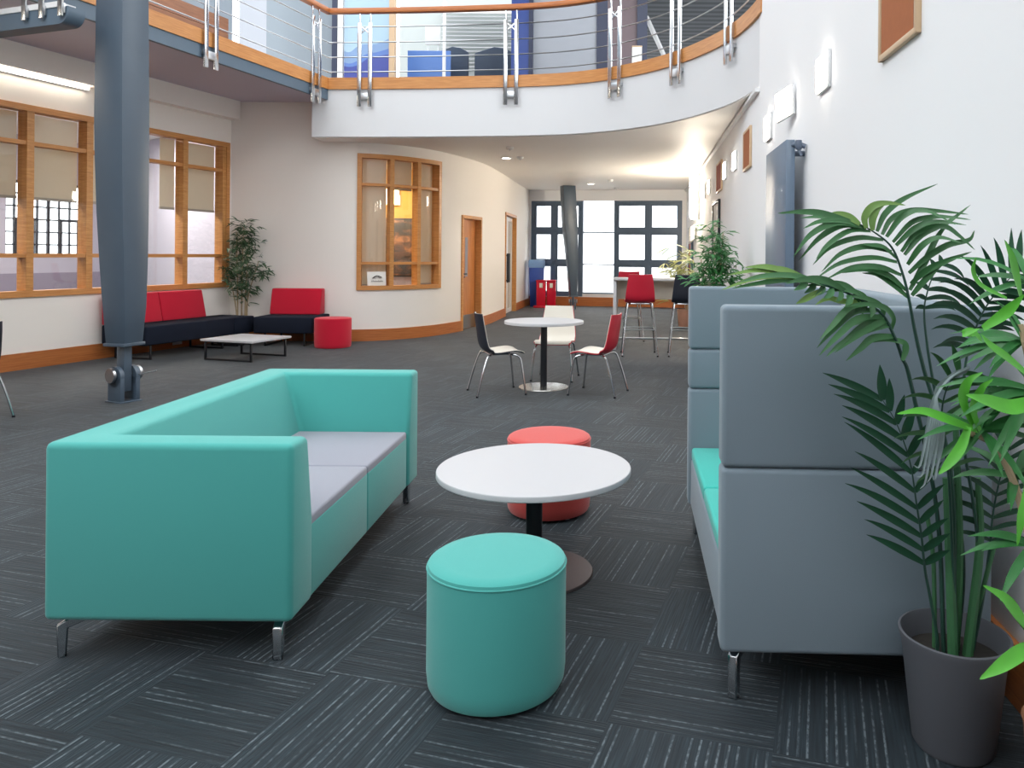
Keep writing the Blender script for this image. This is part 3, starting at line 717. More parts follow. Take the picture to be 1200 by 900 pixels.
M['chairgrey'] = mat('slate_chair_fabric', (66, 76, 90), .9)
# office behind glass upstairs
t = thing('venetian_blind', 'white slatted venetian blind in the upstairs office', 'blind', (-2.75, 16.9, 5.55))
mb = MB()
for k in range(14): mb.box((0, 0, k*.085), (2.0, .05, .012), M=Matrix.Rotation(.5, 4, 'X'))
mb.build('slats', M['white_lam'], t); MB().box((0, 0, 1.2), (2.04, .07, .06)).build('head_rail', M['white_metal'], t)
for x, wd, lb in ((-3.05, .62, 'dark high-backed office chair on the left upstairs'), (-2.25, .74, 'dark high-backed office chair on the right upstairs')):
    t = thing('office_chair', lb, 'chair', (x, 14.7, DECK-.02), 0, 'dark chairs in the upstairs office')
    prof = [(-wd/2, .62), (wd/2, .62), (wd/2, 1.22), (wd*.25, 1.3), (0, 1.32), (-wd*.25, 1.26), (-wd/2, 1.2)]
    mb = MB(); mb.prism([(a, b) for a, b in prof], -.05, .05, bevel=.02, M=Matrix.Rotation(PI/2, 4, 'X')); mb.build('backrest', M['chairgrey'], t)
    MB().box((0, .3, .5), (wd, .55, .1), bevel=.03).build('seat', M['chairgrey'], t)
    MB().tube([(0, .3, .05), (0, .3, .46)], .03).build('stem', M['satin'], t); MB().lathe([(0, 0), (.28, 0), (.28, .02), (.04, .05), (0, .05)], 24, (0, .3, 0)).build('base', M['satin'], t)
t = thing('flip_chart', 'white flip chart board on a stand upstairs behind the railing', 'flip chart', (-4.05, 15.0, DECK-.02))
MB().box((.55, 0, 1.62), (.3, .03, .36), bevel=.01).build('board', M['paper'], t)
mb = MB()
for x in (.45, .65): mb.tube([(x, .05, 0), (x, .03, 1.5)], .015)
mb.build('stand', M['satin'], t)
t = thing('desk_screen', 'blue low partition screen in the upstairs office', 'screen', (-3.4, 14.3, DECK-.02))
MB().box((0, 0, .58), (.8, .04, 1.12), bevel=.01).build('panel', mat('mid_blue_screen', (84, 122, 186), .5), t); mb = MB(); mb.box((-.3, 0, .02), (.05, .3, .03)); mb.box((.3, 0, .02), (.05, .3, .03)); mb.build('feet', M['satin'], t)
t = thing('storage_box', 'cream storage box on the upper floor beside the mauve pier', 'box', (.42, 12.9, DECK-.02))
MB().box((0, 0, .42), (.16, .2, .84), bevel=.01).build('carton', M['paper'], t); MB().box((0, 0, .85), (.17, .21, .02), bevel=.005).build('lid', M['boardframe'], t)

# ceiling fittings under the balcony
def ceilfit(name, label, cat, x, y, kind, group=None):
    t = thing(name, label, cat, (x, y, SOFFIT-.012), 0, group)
    if kind == 'down':
        MB().lathe([(0, -.004), (.1, -.004), (.11, -.012), (.11, -.018), (.085, -.02), (.08, -.006), (0, -.006)], 32).build('bezel', M['white_metal'], t)
        MB().lathe([(0, -.012), (.075, -.012), (.075, -.008)], 32).build('reflector', M['lamp'], t)
        L_ = bpy.data.lights.new('downlight_lamp', 'SPOT'); L_.energy = 40; L_.spot_size = 1.5; L_.spot_blend = .8; L_.shadow_soft_size = .07; L_.color = (1, .9, .78)
        q = bpy.data.objects.new('downlight_lamp', L_); COL.objects.link(q); q.parent = t; q.location = (0, 0, -.03)
    else:
        MB().lathe([(0, 0), (.065, 0), (.065, -.02), (.05, -.045), (0, -.05)], 24).build('body', M['white_metal'], t)
        MB().lathe([(0, -.05), (.012, -.05), (.012, -.058), (0, -.058)], 12).build('sensor', M['satin'], t)
ceilfit('downlight', 'small recessed downlight nearest the balcony edge in the ceiling', 'light', -1.95, 14.3, 'down', 'recessed downlights under the balcony')
ceilfit('downlight', 'small recessed downlight near the far steel column in the ceiling', 'light', -.5, 19.4, 'down', 'recessed downlights under the balcony')
ceilfit('smoke_detector', 'small white smoke detector beside the nearer recessed downlight', 'smoke detector', -1.68, 14.2, 's', 'smoke detectors under the balcony')
ceilfit('smoke_detector', 'small white smoke detector nearest the curved wall window', 'smoke detector', -1.7, 12.9, 's', 'smoke detectors under the balcony')
ceilfit('smoke_detector', 'small white smoke detector beside the far recessed downlight', 'smoke detector', 0, 18.4, 's', 'smoke detectors under the balcony')
ceilfit('smoke_detector', 'small white smoke detector close to the right far windows', 'smoke detector', .15, 20.6, 's', 'smoke detectors under the balcony')

# rear wall out of view, added to hold back sky light from behind
struct(MB().prism([(-14.5, -3.7), (1.3, -3.7), (1.3, -3.5), (-14.5, -3.5)], 0, 5.3).build('wall_rear_blocker', mat('rear_wall_paint', (128, 128, 130), .8)))

# unseen opaque band overhead, added to cut sky light; open sky either side
struct(MB().prism([(-3.4, -3.7), (-.5, -3.7), (-.5, 13.6), (-3.4, 13.6)], 8.1, 8.3).build('ceiling_sky_blocker', M['ceil']))

# ------------------------------------------------------------------ steel columns
def column(loc, rz, label, secs, zb, sc=1):
    t = thing('steel_column', label, 'column', loc, rz)
    v, f = [], []
    for z, h, ox, oy in secs:
        for a, b in ((-h, -h), (h, -h), (h, h), (-h, h)): v.append((a+ox, b+oy, z))
    for i in range(len(secs)-1):
        for k in range(4): f.append((i*4+k, i*4+(k+1) % 4, i*4+4+(k+1) % 4, i*4+4+k))
    f.append((3, 2, 1, 0)); m = len(v)-4; f.append((m, m+1, m+2, m+3))
    MB().poly(v, f, bevel=.008*sc, ang=60).build('shaft', M['steel_paint'], t)
    h = secs[0][1]
    MB().box((0, 0, zb-.01), (2*h+.03, 2*h+.03, .03), bevel=.004).build('end_plate', M['steel_paint'], t)
    R = Matrix.Rotation(-rz, 4, 'Z')
    def rb(mb, c, d, bv=.006): q = MB(); q.box(c, d, bevel=bv); bmesh.ops.transform(q.bm, matrix=R, verts=q.bm.verts); mb._join(q.bm)
    mb = MB(); rb(mb, (0, 0, (zb+.1)/2), (.075*sc, .12*sc, zb-.1)); mb.build('tongue', M['steel_paint'], t)
    for x in (-.075*sc, .075*sc):
        mb = MB(); rb(mb, (x, 0, .12*sc), (.04*sc, .2*sc, .24*sc))
        q = MB(); q.lathe([(0, -.02*sc), (.1*sc, -.02*sc), (.1*sc, .02*sc), (0, .02*sc)], 28); bmesh.ops.transform(q.bm, matrix=R @ Matrix.Translation((x, 0, .24*sc)) @ Matrix.Rotation(PI/2, 4, 'Y'), verts=q.bm.verts); mb._join(q.bm)
        mb.build('clevis_plate', M['steel_paint'], t)
    mb = MB(); q = MB(); q.lathe([(0, -.14*sc), (.07*sc, -.14*sc), (.07*sc, -.115*sc), (.03*sc, -.11*sc), (.03*sc, .11*sc), (.07*sc, .115*sc), (.07*sc, .14*sc), (0, .14*sc)], 24)
    bmesh.ops.transform(q.bm, matrix=R @ Matrix.Translation((0, 0, .26*sc)) @ Matrix.Rotation(PI/2, 4, 'Y'), verts=q.bm.verts); mb._join(q.bm)
    mb.build('pin', M['satin'], t)
    mb = MB(); rb(mb, (0, 0, .006), (.22*sc, .24*sc, .012)); mb.build('base_plate', M['steel_paint'], t)
    return t
c1_ = column((-4.66, 7.38, 0), math.radians(45-32), 'big slate blue tapered steel column pinned to the carpet at left',
             [(.56, .108, 0, 0), (.9, .128, 0, 0), (1.3, .141, -.012, .0), (1.8, .152, -.025, .004), (2.3, .158, -.035, .006), (2.7, .16, -.04, .008), (3.9, .152, -.044, .008), (8.0, .13, -.05, .01)], .56)
# local frame is rotated 45 degrees to the view so that one arris faces the room
c1_.rotation_euler.z = math.radians(45+32)
mb = MB(); mb.tube([(.0, 0, 0), (.02, -.0, 0), (.16, .02, .035)], .006, 6)
rod = mb.build('locking_rod', M['satin'], c1_); rod.rotation_euler = (0, 0, -math.radians(77)); rod.location = Matrix.Rotation(-math.radians(77), 3, 'Z') @ Vector((.14, 0, .26))
column((-.965, 20.2, 0), math.radians(20), 'dark tapered steel column in front of the far windows',
       [(.35, .09, 0, 0), (1.2, .13, -.03, .01), (2.2, .17, -.1, .035), (3.24, .165, -.155, .055)], .35, .8)

# ------------------------------------------------------------------ foreground furniture
def leg_blade(mb, x, y, dx, dy, top, h=.14):
    """polished blade leg: short top arm sloping out and a tapering shank"""
    d = Vector((dx, dy, 0)).normalized(); s = Vector((-d.y, d.x, 0))
    prof = [(-.09, top), (-.02, top), (.035, top-.03), (.03, 0), (.005, 0), (.0, top-.045), (-.09, top-.018)]
    v = [Vector((x, y, 0))+d*a+s*.017+Vector((0, 0, b)) for a, b in prof]+[Vector((x, y, 0))+d*a-s*.017+Vector((0, 0, b)) for a, b in prof]
    k = len(prof); f = [tuple(range(k)), tuple(range(2*k-1, k-1, -1))]+[(i, (i+1) % k, k+(i+1) % k, k+i) for i in range(k)]
    mb.poly(v, f, bevel=.004, seg=1)

# teal sofa: local x 0 (back) .. .875 (front), y 0 (near arm) .. 1.77
so = thing('sofa', 'long teal two-seat sofa with low arms and light grey seats', 'sofa', (-1.988, 2.7, 0), 0)
SW, SLn, ZB, ZT, ZS = .877, 1.78, .14, .77, .452
pa = [(0, ZB), (0, ZT), (.15, ZT), (.2, ZS), (.2, ZB)]
pk = [0, 0, .16, .27, .27]
v = []
for which in range(4):
    for (o, z), ob in zip(pa, pk):
        v.append({0: (SW, o, z), 1: (ob, o, z), 2: (ob, SLn-o, z), 3: (SW, SLn-o, z)}[which])
f = []
for i in range(3):
    for k in range(5): f.append((i*5+k, i*5+(k+1) % 5, (i+1)*5+(k+1) % 5, (i+1)*5+k))
f += [(0, 1, 2, 3, 4), (19, 18, 17, 16, 15)]
MB().poly(v, f, bevel=.024, seg=4, ang=20).build('body', M['teal'], so, ang=60)
for a, b in ((.2, SLn/2), (SLn/2, SLn-.2)):
    MB().box(((.26+SW-.012)/2, (a+b)/2, (ZB+ZS-.03)/2), (SW-.012-.26, b-a-.003, ZS-.03-ZB), bevel=.012, seg=3).build('seat_base', M['teal'], so)
    MB().box(((.24+SW-.014)/2, (a+b)/2, ZS-.028), (SW-.014-.24, b-a-.003, .056), bevel=.012, seg=3).build('seat_cushion', M['lilac'], so, label='light grey seat')
for x, y, dx, dy in ((.06, .05, -1, -.6), (SW-.06, .05, .15, -1), (.06, SLn-.05, -1, .6), (SW-.06, SLn-.05, .15, 1)):
    mb = MB(); leg_blade(mb, x, y, dx, dy, ZB+.006); mb.build('leg', M['chrome'], so)

# ottomans
def ottoman(name, label, loc, r, h, mt, glides=True, group='round drum ottomans'):
    t = thing(name, label, 'ottoman', loc, 0, group)
    z0 = .012 if glides else 0
    MB().lathe([(0, z0), (r-.03, z0), (r-.012, z0+.004), (r-.004, z0+.02), (r, z0+.06), (r, h-.03), (r-.001, h-.022)], 72).build('drum', mt, t)
    MB().lathe([(r-.001, h-.024), (r-.004, h-.01), (r-.016, h-.002), (r-.05, h), (0, h+.003)], 72).build('top_pad', mt, t)
    mb = MB(); mb.tube([((r-.0005)*math.cos(2*PI*k/72), (r-.0005)*math.sin(2*PI*k/72), h-.022) for k in range(72)], .0032, 6, True); mb.build('piping', mt, t)
    if glides:
        for a in (-.9, 1.2, 2.6, 4.2):
            MB().lathe([(0, 0), (.018, 0), (.018, z0+.003), (0, z0+.003)], 14, ((r-.06)*math.cos(a), (r-.06)*math.sin(a), 0)).build('glide', M['satin'], t)
    return t
ottoman('ottoman', 'teal drum ottoman nearest the camera on the carpet', (-.372, 2.595, 0), .232, .43, M['teal'])
ottoman('ottoman', 'coral red drum ottoman behind the low white round table', (-.335, 4.34, 0), .234, .43, M['coral'])
ottoman('ottoman', 'crimson drum ottoman at the end of the red and black seating', (-4.22, 11.72, 0), .27, .45, M['red'], False)

# low round table
def round_table(label, loc, r, h, base_r, post_r, base_mt, th=.026, sq=False):
    t = thing('round_table', label, 'table', loc)
    MB().lathe([(0, h-.0004), (r-.003, h-.0004), (r-.001, h-.002), (r, h-.004), (r, h-th+.003), (r-.003, h-th), (0, h-th)], 96).build('tabletop', M['white_lam'], t)
    if sq: MB().box((0, 0, (h-th+.012)/2), (post_r*2, post_r*2, h-th-.012), bevel=.008).build('pedestal', M['black_metal'], t)
    else: MB().lathe([(0, .01), (post_r, .01), (post_r, h-th), (0, h-th)], 32).build('pedestal', M['black_metal'], t)
    MB().lathe([(0, 0), (base_r, 0), (base_r, .006), (base_r-.004, .012), (post_r*1.2, .018), (0, .018)], 64).build('base', base_mt, t)
    return t
round_table('low white round coffee table with black pedestal behind teal ottoman', (-.335, 3.49, 0), .438, .482, .27, .037, M['base_brown'])
round_table('white round cafe table with three shell chairs around it', (-.71, 8.33, 0), .428, .725, .27, .036, mat('mirror_base', (196, 196, 190), .22, .9), .03)

# high-backed booth
bo = thing('booth_sofa', 'grey high-backed booth sofa with teal seat along the right wall', 'sofa', (.366, 2.475, 0), RANG*.75)
BW, BLn, B0, BM, BT = .865, 1.57, .166, .762, 1.287
def pad(name, x0, x1, y0, y1, z0, z1, mt, bv=.018, **k): return MB().box(((x0+x1)/2, (y0+y1)/2, (z0+z1)/2), (x1-x0, y1-y0, z1-z0), bevel=bv, seg=4).build(name, mt, bo, ang=60, **k)
pad('lower_end_panel', 0, BW, 0, .105, B0, BM, M['grey']); pad('upper_end_panel', 0, BW, 0, .105, BM+.002, BT, M['grey'])
pad('lower_end_panel', 0, BW, BLn-.105, BLn, B0, BM, M['grey']); pad('middle_end_panel', 0, BW, BLn-.105, BLn, BM+.002, .965, M['grey']); pad('upper_end_panel', 0, BW, BLn-.105, BLn, .967, BT, M['grey'])
pad('lower_back_panel', BW-.1, BW, .108, BLn-.108, B0, BM, M['grey']); pad('upper_back_panel', BW-.1, BW, .108, BLn-.108, BM+.002, BT, M['grey'])
pad('seat_base', .012, BW-.1, .107, BLn-.107, B0, .41, M['grey'])
for a, b in ((.108, BLn/2-.002), (BLn/2+.002, BLn-.108)):
    pad('seat_cushion', .016, BW-.22, a, b, .4, .465, M['tealseat'], .016, label='teal seat')
    pad('back_cushion', BW-.24, BW-.1, a, b, .45, .96, M['grey'], .03)
for x, y, dx, dy in ((.06, .06, -.7, -1), (BW-.06, .06, .7, -1), (.06, BLn-.06, -.7, 1), (BW-.06, BLn-.06, .7, 1)):
    mb = MB(); leg_blade(mb, x, y, dx, dy, B0+.006); mb.build('leg', M['chrome'], bo)

# ------------------------------------------------------------------ shell chairs and bar stools
def shell(mb, side, prof, wid, th):
    n, m = len(prof), 9
    v, f = [], []
    for layer in (0, 1):
        for i, (y, z) in enumerate(prof):
            a = Vector(prof[max(0, i-1)]); b = Vector(prof[min(n-1, i+1)]); d = (b-a).normalized(); nr = Vector((-d.y, d.x))
            off = (side+(0 if layer == 0 else th))
            for j in range(m):
                q = j/(m-1)*2-1; w = wid[i]/2
                cup = .03*q*q*(1 if i < n*.5 else .25)
                v.append((q*w, y+nr.x*(off)+cup*nr.x, z+nr.y*off+cup*nr.y))
    N_ = n*m
    for i in range(n-1):
        for j in range(m-1):
            a = i*m+j; f.append((a, a+1, a+m+1, a+m)); f.append((N_+a, N_+a+m, N_+a+m+1, N_+a+1))
        f.append((i*m, i*m+m, N_+i*m+m, N_+i*m)); f.append((i*m+m-1, N_+i*m+m-1, N_+i*m+2*m-1, i*m+2*m-1))
    for j in range(m-1):
        f.append((j, N_+j, N_+j+1, j+1)); e = (n-1)*m; f.append((e+j, e+j+1, N_+e+j+1, N_+e+j))
    mb.poly(v, f)
# chair side profile (local +y = sitter's front); goes from the back's top down and forward
PROF = [(p.x, p.y) for p in catmull([(-.235, .83, 0), (-.222, .74, 0), (-.205, .64, 0), (-.19, .55, 0), (-.165, .475, 0), (-.11, .437, 0), (-.03, .432, 0), (.06, .442, 0), (.14, .448, 0), (.2, .436, 0), (.225, .42, 0)], 3)]
def widths(n):
    o = []
    for i in range(n):
        t = i/(n-1); o.append(.335+.095*math.sin(PI/2*min(1, t/.5))-(.03 if t > .93 else 0))
    return o
def shell_parts(t, outer, dz):
    pr_ = [(y, z+dz) for y, z in PROF]
    mb = MB(); shell(mb, -.009, pr_, widths(len(pr_)), .009); mb.build('shell', outer, t, ang=70)
    mb = MB(); shell(mb, .0005, pr_, [w-.012 for w in widths(len(pr_))], .006); mb.build('inner_face', M['shell_white'], t, ang=70, label='white inner face')
def shell_chair(label, loc, rz, outer, group='two-tone shell chairs'):
    t = thing('shell_chair', label, 'chair', loc, rz, group); shell_parts(t, outer, 0)
    mb = MB(); mb.tube([(-.16, .08, .412), (.16, .08, .412)], .011); mb.tube([(-.15, -.1, .41), (.15, -.1, .41)], .011); mb.tube([(-.1, -.1, .412), (-.1, .08, .414)], .01); mb.tube([(.1, -.1, .412), (.1, .08, .414)], .01)
    mb.build('underframe', M['chrome'], t)
    for s in (-1, 1):
        for pts in ([(s*.12, .08, .412), (s*.17, .11, .412), (s*.19, .15, .405), (s*.2, .185, .37), (s*.215, .205, .25), (s*.235, .235, .012)], [(s*.12, -.1, .41), (s*.165, -.12, .41), (s*.185, -.145, .4), (s*.192, -.165, .36), (s*.21, -.21, .22), (s*.23, -.265, .012)]):
            mb = MB(); mb.tube(catmull(pts, 4), .0105, 8); lg = mb.build('leg', M['chrome'], t)
            MB().lathe([(0, 0), (.013, 0), (.014, .018), (0, .018)], 12, (pts[-1][0], pts[-1][1], 0)).build('glide', M['black_metal'], lg)
    return t
def face(x, y, tx, ty): return math.atan2(ty-y, tx-x)-PI/2
shell_chair('black and white shell chair at left of the round cafe table', (-1.16, 8.0, 0), face(-1.16, 8.0, -.55, 8.25), M['shell_black'])
shell_chair('red and white shell chair at right of the round cafe table', (-.125, 8.02, 0), face(-.125, 8.02, -.75, 8.22), M['shell_red'])
shell_chair('red-backed shell chair showing its white face behind the cafe table', (-.625, 8.92, 0), face(-.625, 8.92, -.70, 8.3), M['shell_red'])
shell_chair('black shell chair half cut off by the left edge beside white wall', (-5.42, 6.42, 0), face(-5.42, 6.42, -6.4, 6.5), M['shell_black'])

def bar_stool(label, loc, rz, outer):
    t = thing('bar_stool', label, 'stool', loc, rz, 'shell bar stools at the high white table'); DZ = .335; shell_parts(t, outer, DZ)
    mb = MB(); mb.tube([(-.16, .08, .745), (.16, .08, .745)], .011); mb.tube([(-.15, -.1, .745), (.15, -.1, .745)], .011); mb.build('underframe', M['chrome'], t)
    for s in (-1, 1):
        for e in (1, -1):
            pts = [(s*.12, e*.09, .745), (s*.165, e*.12, .742), (s*.18, e*.145, .71), (s*.215, e*.19, .38), (s*.25, e*.24, .012)]
            lg = MB().tube(catmull(pts, 4), .0115, 8).build('leg', M['chrome'], t)
            MB().lathe([(0, 0), (.014, 0), (.015, .018), (0, .018)], 12, (pts[-1][0], pts[-1][1], 0)).build('glide', M['black_metal'], lg)
    mb = MB(); q = .215; r = .19
    mb.tube([(-q, -r, .38), (q, -r, .38), (q, r, .38), (-q, r, .38)], .009, 8, True); mb.build('footrest', M['satin'], t)
    return t
bar_stool('red bar stool seen from behind at the high white table', (.43, 11.12, 0), .03, M['shell_red'])
bar_stool('black bar stool half hidden by the grey booth at high table', (1.11, 11.12, 0), -.05, M['shell_black'])
bar_stool('red bar stool on the far side of the high white table', (.30, 13.0, 0), .1, M['shell_red'])
# high table
ht = thing('high_table', 'long white high table with a beige front panel by bar stools', 'table', (.05, 11.62, 0), RANG)
MB().box((.82, .35, 1.07), (1.64, .7, .03), bevel=.004).build('tabletop', M['white_lam'], ht)
MB().box((.82, .36, .905), (1.56, .025, .3), bevel=.003).build('front_panel', mat('beige_panel', (206, 196, 182), .6), ht, label='beige panel')
for x in (.025, 1.6): MB().box((x, .35, .528), (.05, .64, 1.055), bevel=.004).build('leg', M['white_lam'], ht)
mb = MB(); mb.box((.82, .12, .17), (1.56, .03, .03), bevel=.004); mb.build('foot_rail', M['satin'], ht)

# ------------------------------------------------------------------ red and black seating in the far left corner
LA = math.atan2(.97, 3.47)                      # the left wall leans this much clockwise from +y
def sled(t, x, y0, y1, z=.2):
    mb = MB(); r = .012
    for a, b in (((x, y0, z), (x, y0, r)), ((x, y0, r), (x, y1, r)), ((x, y1, r), (x, y1, z))):
        c = [(a[i]+b[i])/2 for i in range(3)]; d = [abs(a[i]-b[i])+.024 for i in range(3)]; mb.box(c, d, bevel=.002)
    return mb.build('leg', M['black_metal'], t)
def modular(label, loc, rz, w, backs, dpt=.74):
    """local x along the wall, y from the wall into the room (negative y = room)"""
    t = thing('modular_seat', label, 'seat', loc, rz, 'red and black modular seats in the far left corner')
    MB().box((w/2, -dpt/2, .325), (w, dpt, .25), bevel=.02, seg=3).build('seat', M['navy'], t)
    for a, b in backs:
        x0, x1 = a, b; pr_ = [(0, .45), (0, .86), (-.15, .86), (-.24, .45)]
        v = [(x0, y, z) for y, z in pr_]+[(x1, y, z) for y, z in pr_]
        k = 4; f = [(0, 1, 2, 3), (7, 6, 5, 4)]+[(i, (i+1) % k, k+(i+1) % k, k+i) for i in range(k)]
        MB().poly(v, f, bevel=.02, seg=3).build('backrest', M['red'], t)
    sled(t, .15, -dpt+.08, -.08); sled(t, w-.15, -dpt+.08, -.08)
    return t
q = pl.at(sl(.345)); n = pl.nrm(sl(.5)); rzl = math.pi/2-LA+0     # along the left wall, away from the camera
off = .06
modular('two-place red backed navy seat along the left wall behind steel column', (q.x+n.x*off, q.y+n.y*off, 0), rzl, 1.56, [(0, .76), (.765, 1.56)])
q2 = pl.at(sl(.345)+1.565)
modular('backless navy corner seat in front of the bamboo plant', (q2.x+n.x*(off+.12), q2.y+n.y*(off+.12), 0), rzl, .42, [], .62)
modular('single red backed navy seat along the white wall next to crimson ottoman', (-5.43, 12.44, 0), 0, .9, [(0.02, .82)])
# coffee table
ct = thing('coffee_table', 'low square white coffee table on black loop legs in far corner', 'table', (-4.93, 10.44, 0), -math.radians(17))
MB().box((0, 0, .265), (.84, .74, .028), bevel=.003).build('tabletop', M['white_lam'], ct)
for y in (-.33, .31):
    mb = MB()
    for a, b in (((-.37, y, .25), (-.37, y, .012)), ((-.37, y, .012), (.37, y, .012)), ((.37, y, .012), (.37, y, .25)), ((-.37, y, .243), (.37, y, .243))):
        mb.box([(a[i]+b[i])/2 for i in range(3)], [abs(a[i]-b[i])+.024 for i in range(3)], bevel=.002)
    mb.build('leg', M['black_metal'], ct)
# wall socket low on the skirting
ps = sl(.70); p, n = pl.at(ps), pl.nrm(ps)
t = thing('wall_socket', 'white double wall socket low beneath the navy seat', 'socket', (p.x+n.x*.023, p.y+n.y*.023, .05), math.atan2(n.y, n.x)+PI/2)
MB().box((0, -.006, .05), (.17, .012, .1), bevel=.004).build('face_plate', M['white_metal'], t)
mb = MB(); mb.box((-.05, -.014, .07), (.02, .008, .025)); mb.box((.05, -.014, .07), (.02, .008, .025)); mb.build('switch', M['edge'], t)

# bins by the far windows
t = thing('recycling_bin', 'tall blue recycling bin with pale liner by the far windows', 'bin', (-2.02, 21.15, 0), .1)
MB().poly([(-.17, -.17, 0), (.17, -.17, 0), (.17, .17, 0), (-.17, .17, 0), (-.21, -.2, 1.1), (.21, -.2, 1.1), (.21, .2, 1.1), (-.21, .2, 1.1)], [(0,3,2,1), (4,5,6,7), (0,1,5,4), (1,2,6,5), (2,3,7,6), (3,0,4,7)], bevel=.015).build('body', M['bluebin'], t)
MB().box((0, 0, 1.17), (.45, .43, .22), bevel=.03).build('liner', M['bag'], t)
t = thing('recycling_bin', 'pair of glossy red bins joined on one red base by window', 'bin', (-1.72, 20.75, 0), .05)
MB().box((0, 0, .03), (.66, .42, .06), bevel=.015).build('base', M['redbin'], t)
for x in (-.135, .14):
    bd = MB().poly([(x-.12, -.16, .06), (x+.12, -.16, .06), (x+.12, .16, .06), (x-.12, .16, .06), (x-.13, -.17, .7), (x+.13, -.17, .7), (x+.13, .17, .7), (x-.13, .17, .7)], [(0,3,2,1), (4,5,6,7), (0,1,5,4), (1,2,6,5), (2,3,7,6), (3,0,4,7)], bevel=.03, seg=3).build('body', M['redbin'], t)
    MB().box((x, 0, .72), (.27, .36, .05), bevel=.015).build('lid', M['redbin'], t)
    MB().box((x, -.175, .6), (.08, .012, .12), bevel=.003).build('sticker', M['paper'], t)

# ------------------------------------------------------------------ plants
def ribbon(mb, pts, w, nrm, fold=.25):
    """one blade: a tapering strip with a shallow V along a path"""
    n = len(pts); v, f = [], []
    for i, p in enumerate(pts):
        T = (pts[min(n-1, i+1)]-pts[max(0, i-1)]).normalized(); S = T.cross(nrm)
        if S.length < 1e-4: S = T.cross(Vector((.3, .5, .8)))
        S.normalize(); U = S.cross(T); t = i/(n-1)
        ww = w*(.25+.75*math.sin(PI*min(1, .12+t*.95)))*(1 if t < .999 else .12)
        v += [p-S*ww+U*ww*fold, p, p+S*ww+U*ww*fold]
    for i in range(n-1): f += [(i*3, i*3+1, i*3+4, i*3+3), (i*3+1, i*3+2, i*3+5, i*3+4)]
    t_ = bmesh.new(); vs = [t_.verts.new(q) for q in v]
    for q in f: t_.faces.new([vs[i] for i in q])
    mb._join(t_)
G = Vector((0, 0, -1))
def frond(t, rach, petiole, n, ln, w, nrm, mt, o, droop=.5, a0=60, a1=20, sides=(1, 1), name='frond', seedv=0, stem_r=.005, prof=None):
    """feather palm leaf: blades left and right of a curved rachis; child 'rachis' carries the stalk"""
    rnd = random.Random(seedv); R = catmull(rach, 8); R = [Vector(p)-o for p in R]; m = len(R)
    mb = MB()
    for k in range(n):
        tt = (k+.5)/n; i = tt*(m-1); i0 = int(i); p = R[i0].lerp(R[min(m-1, i0+1)], i-i0)
        T = (R[min(m-1, i0+1)]-R[max(0, i0-1)]).normalized()
        S = T.cross(Vector(nrm)).normalized(); U = S.cross(T)
        an = math.radians(a0+(a1-a0)*tt)
        L_ = ln*((prof or (lambda q: .55+.45*math.sin(PI*min(1, .15+q*.8))))(tt))
        for si, sd in ((0, 1), (1, -1)):
            if sides[si] == 0: continue
            l = L_*sides[si]*rnd.uniform(.88, 1.1); d = (S*sd*math.sin(an)+T*math.cos(an)+U*rnd.uniform(-.08, .12)).normalized()
            pts = []; pos = p.copy(); dd = d.copy(); st = l/8; dr = droop*rnd.uniform(.75, 1.3)
            for s in range(9):
                pts.append(pos.copy()); dd = (dd+G*dr*.16*(s/8+.25)).normalized(); pos = pos+dd*st
            ribbon(mb, pts, w*rnd.uniform(.85, 1.1), U)
    fr = mb.build(name, mt, t, ang=80)
    P_ = [Vector(p)-o for p in catmull(petiole+rach, 8)]; k = len(P_)
    MB().tube(P_, [stem_r*(1.15-.95*i/(k-1)) for i in range(k)], 6).build('rachis', M['stemdark'], fr)
    return fr
def at(px, py, d):
    """a point of the plant: column, row in the photo's frame and its depth in metres"""
    u, v_ = px-715, py-298; u, v_ = u+.0085*v_, v_-.0085*u
    return Vector((u/900*d, d, EYE-v_/900*d))

# potted palm in the charcoal pot
PO = Vector((1.035, 2.29, 0))
pm = thing('potted_palm', 'potted kentia palm in charcoal pot at the booth corner', 'plant', PO)
MB().lathe([(0, 0), (.108, 0), (.116, .012), (.148, .3), (.156, .318), (.157, .332), (.15, .334), (.146, .322), (.138, .26), (0, .255)], 56).build('pot', M['pot'], pm)
MB().lathe([(0, .268), (.06, .272), (.138, .262)], 32).build('soil', M['soil'], pm)
for i, (bx_, by_, pts) in enumerate((( -.015, -.03, [(1112, 640, 2.27), (1108, 560, 2.27)]), (.01, .02, [(1124, 640, 2.29), (1120, 500, 2.28)]), (.035, -.01, [(1148, 640, 2.28), (1146, 560, 2.28)]), (-.045, .03, [(1094, 660, 2.32), (1086, 600, 2.33)]), (.06, .03, [(1152, 690, 2.3), (1165, 640, 2.3)]))):
    P_ = [Vector((bx_, by_, .26))]+[at(*q)-PO for q in pts]
    P_ = catmull(P_, 5); MB().tube(P_, [.016-.007*k/(len(P_)-1) if i in (0, 1, 2) else .007 for k in range(len(P_))], 8).build('stem', M['stemgreen'], pm)
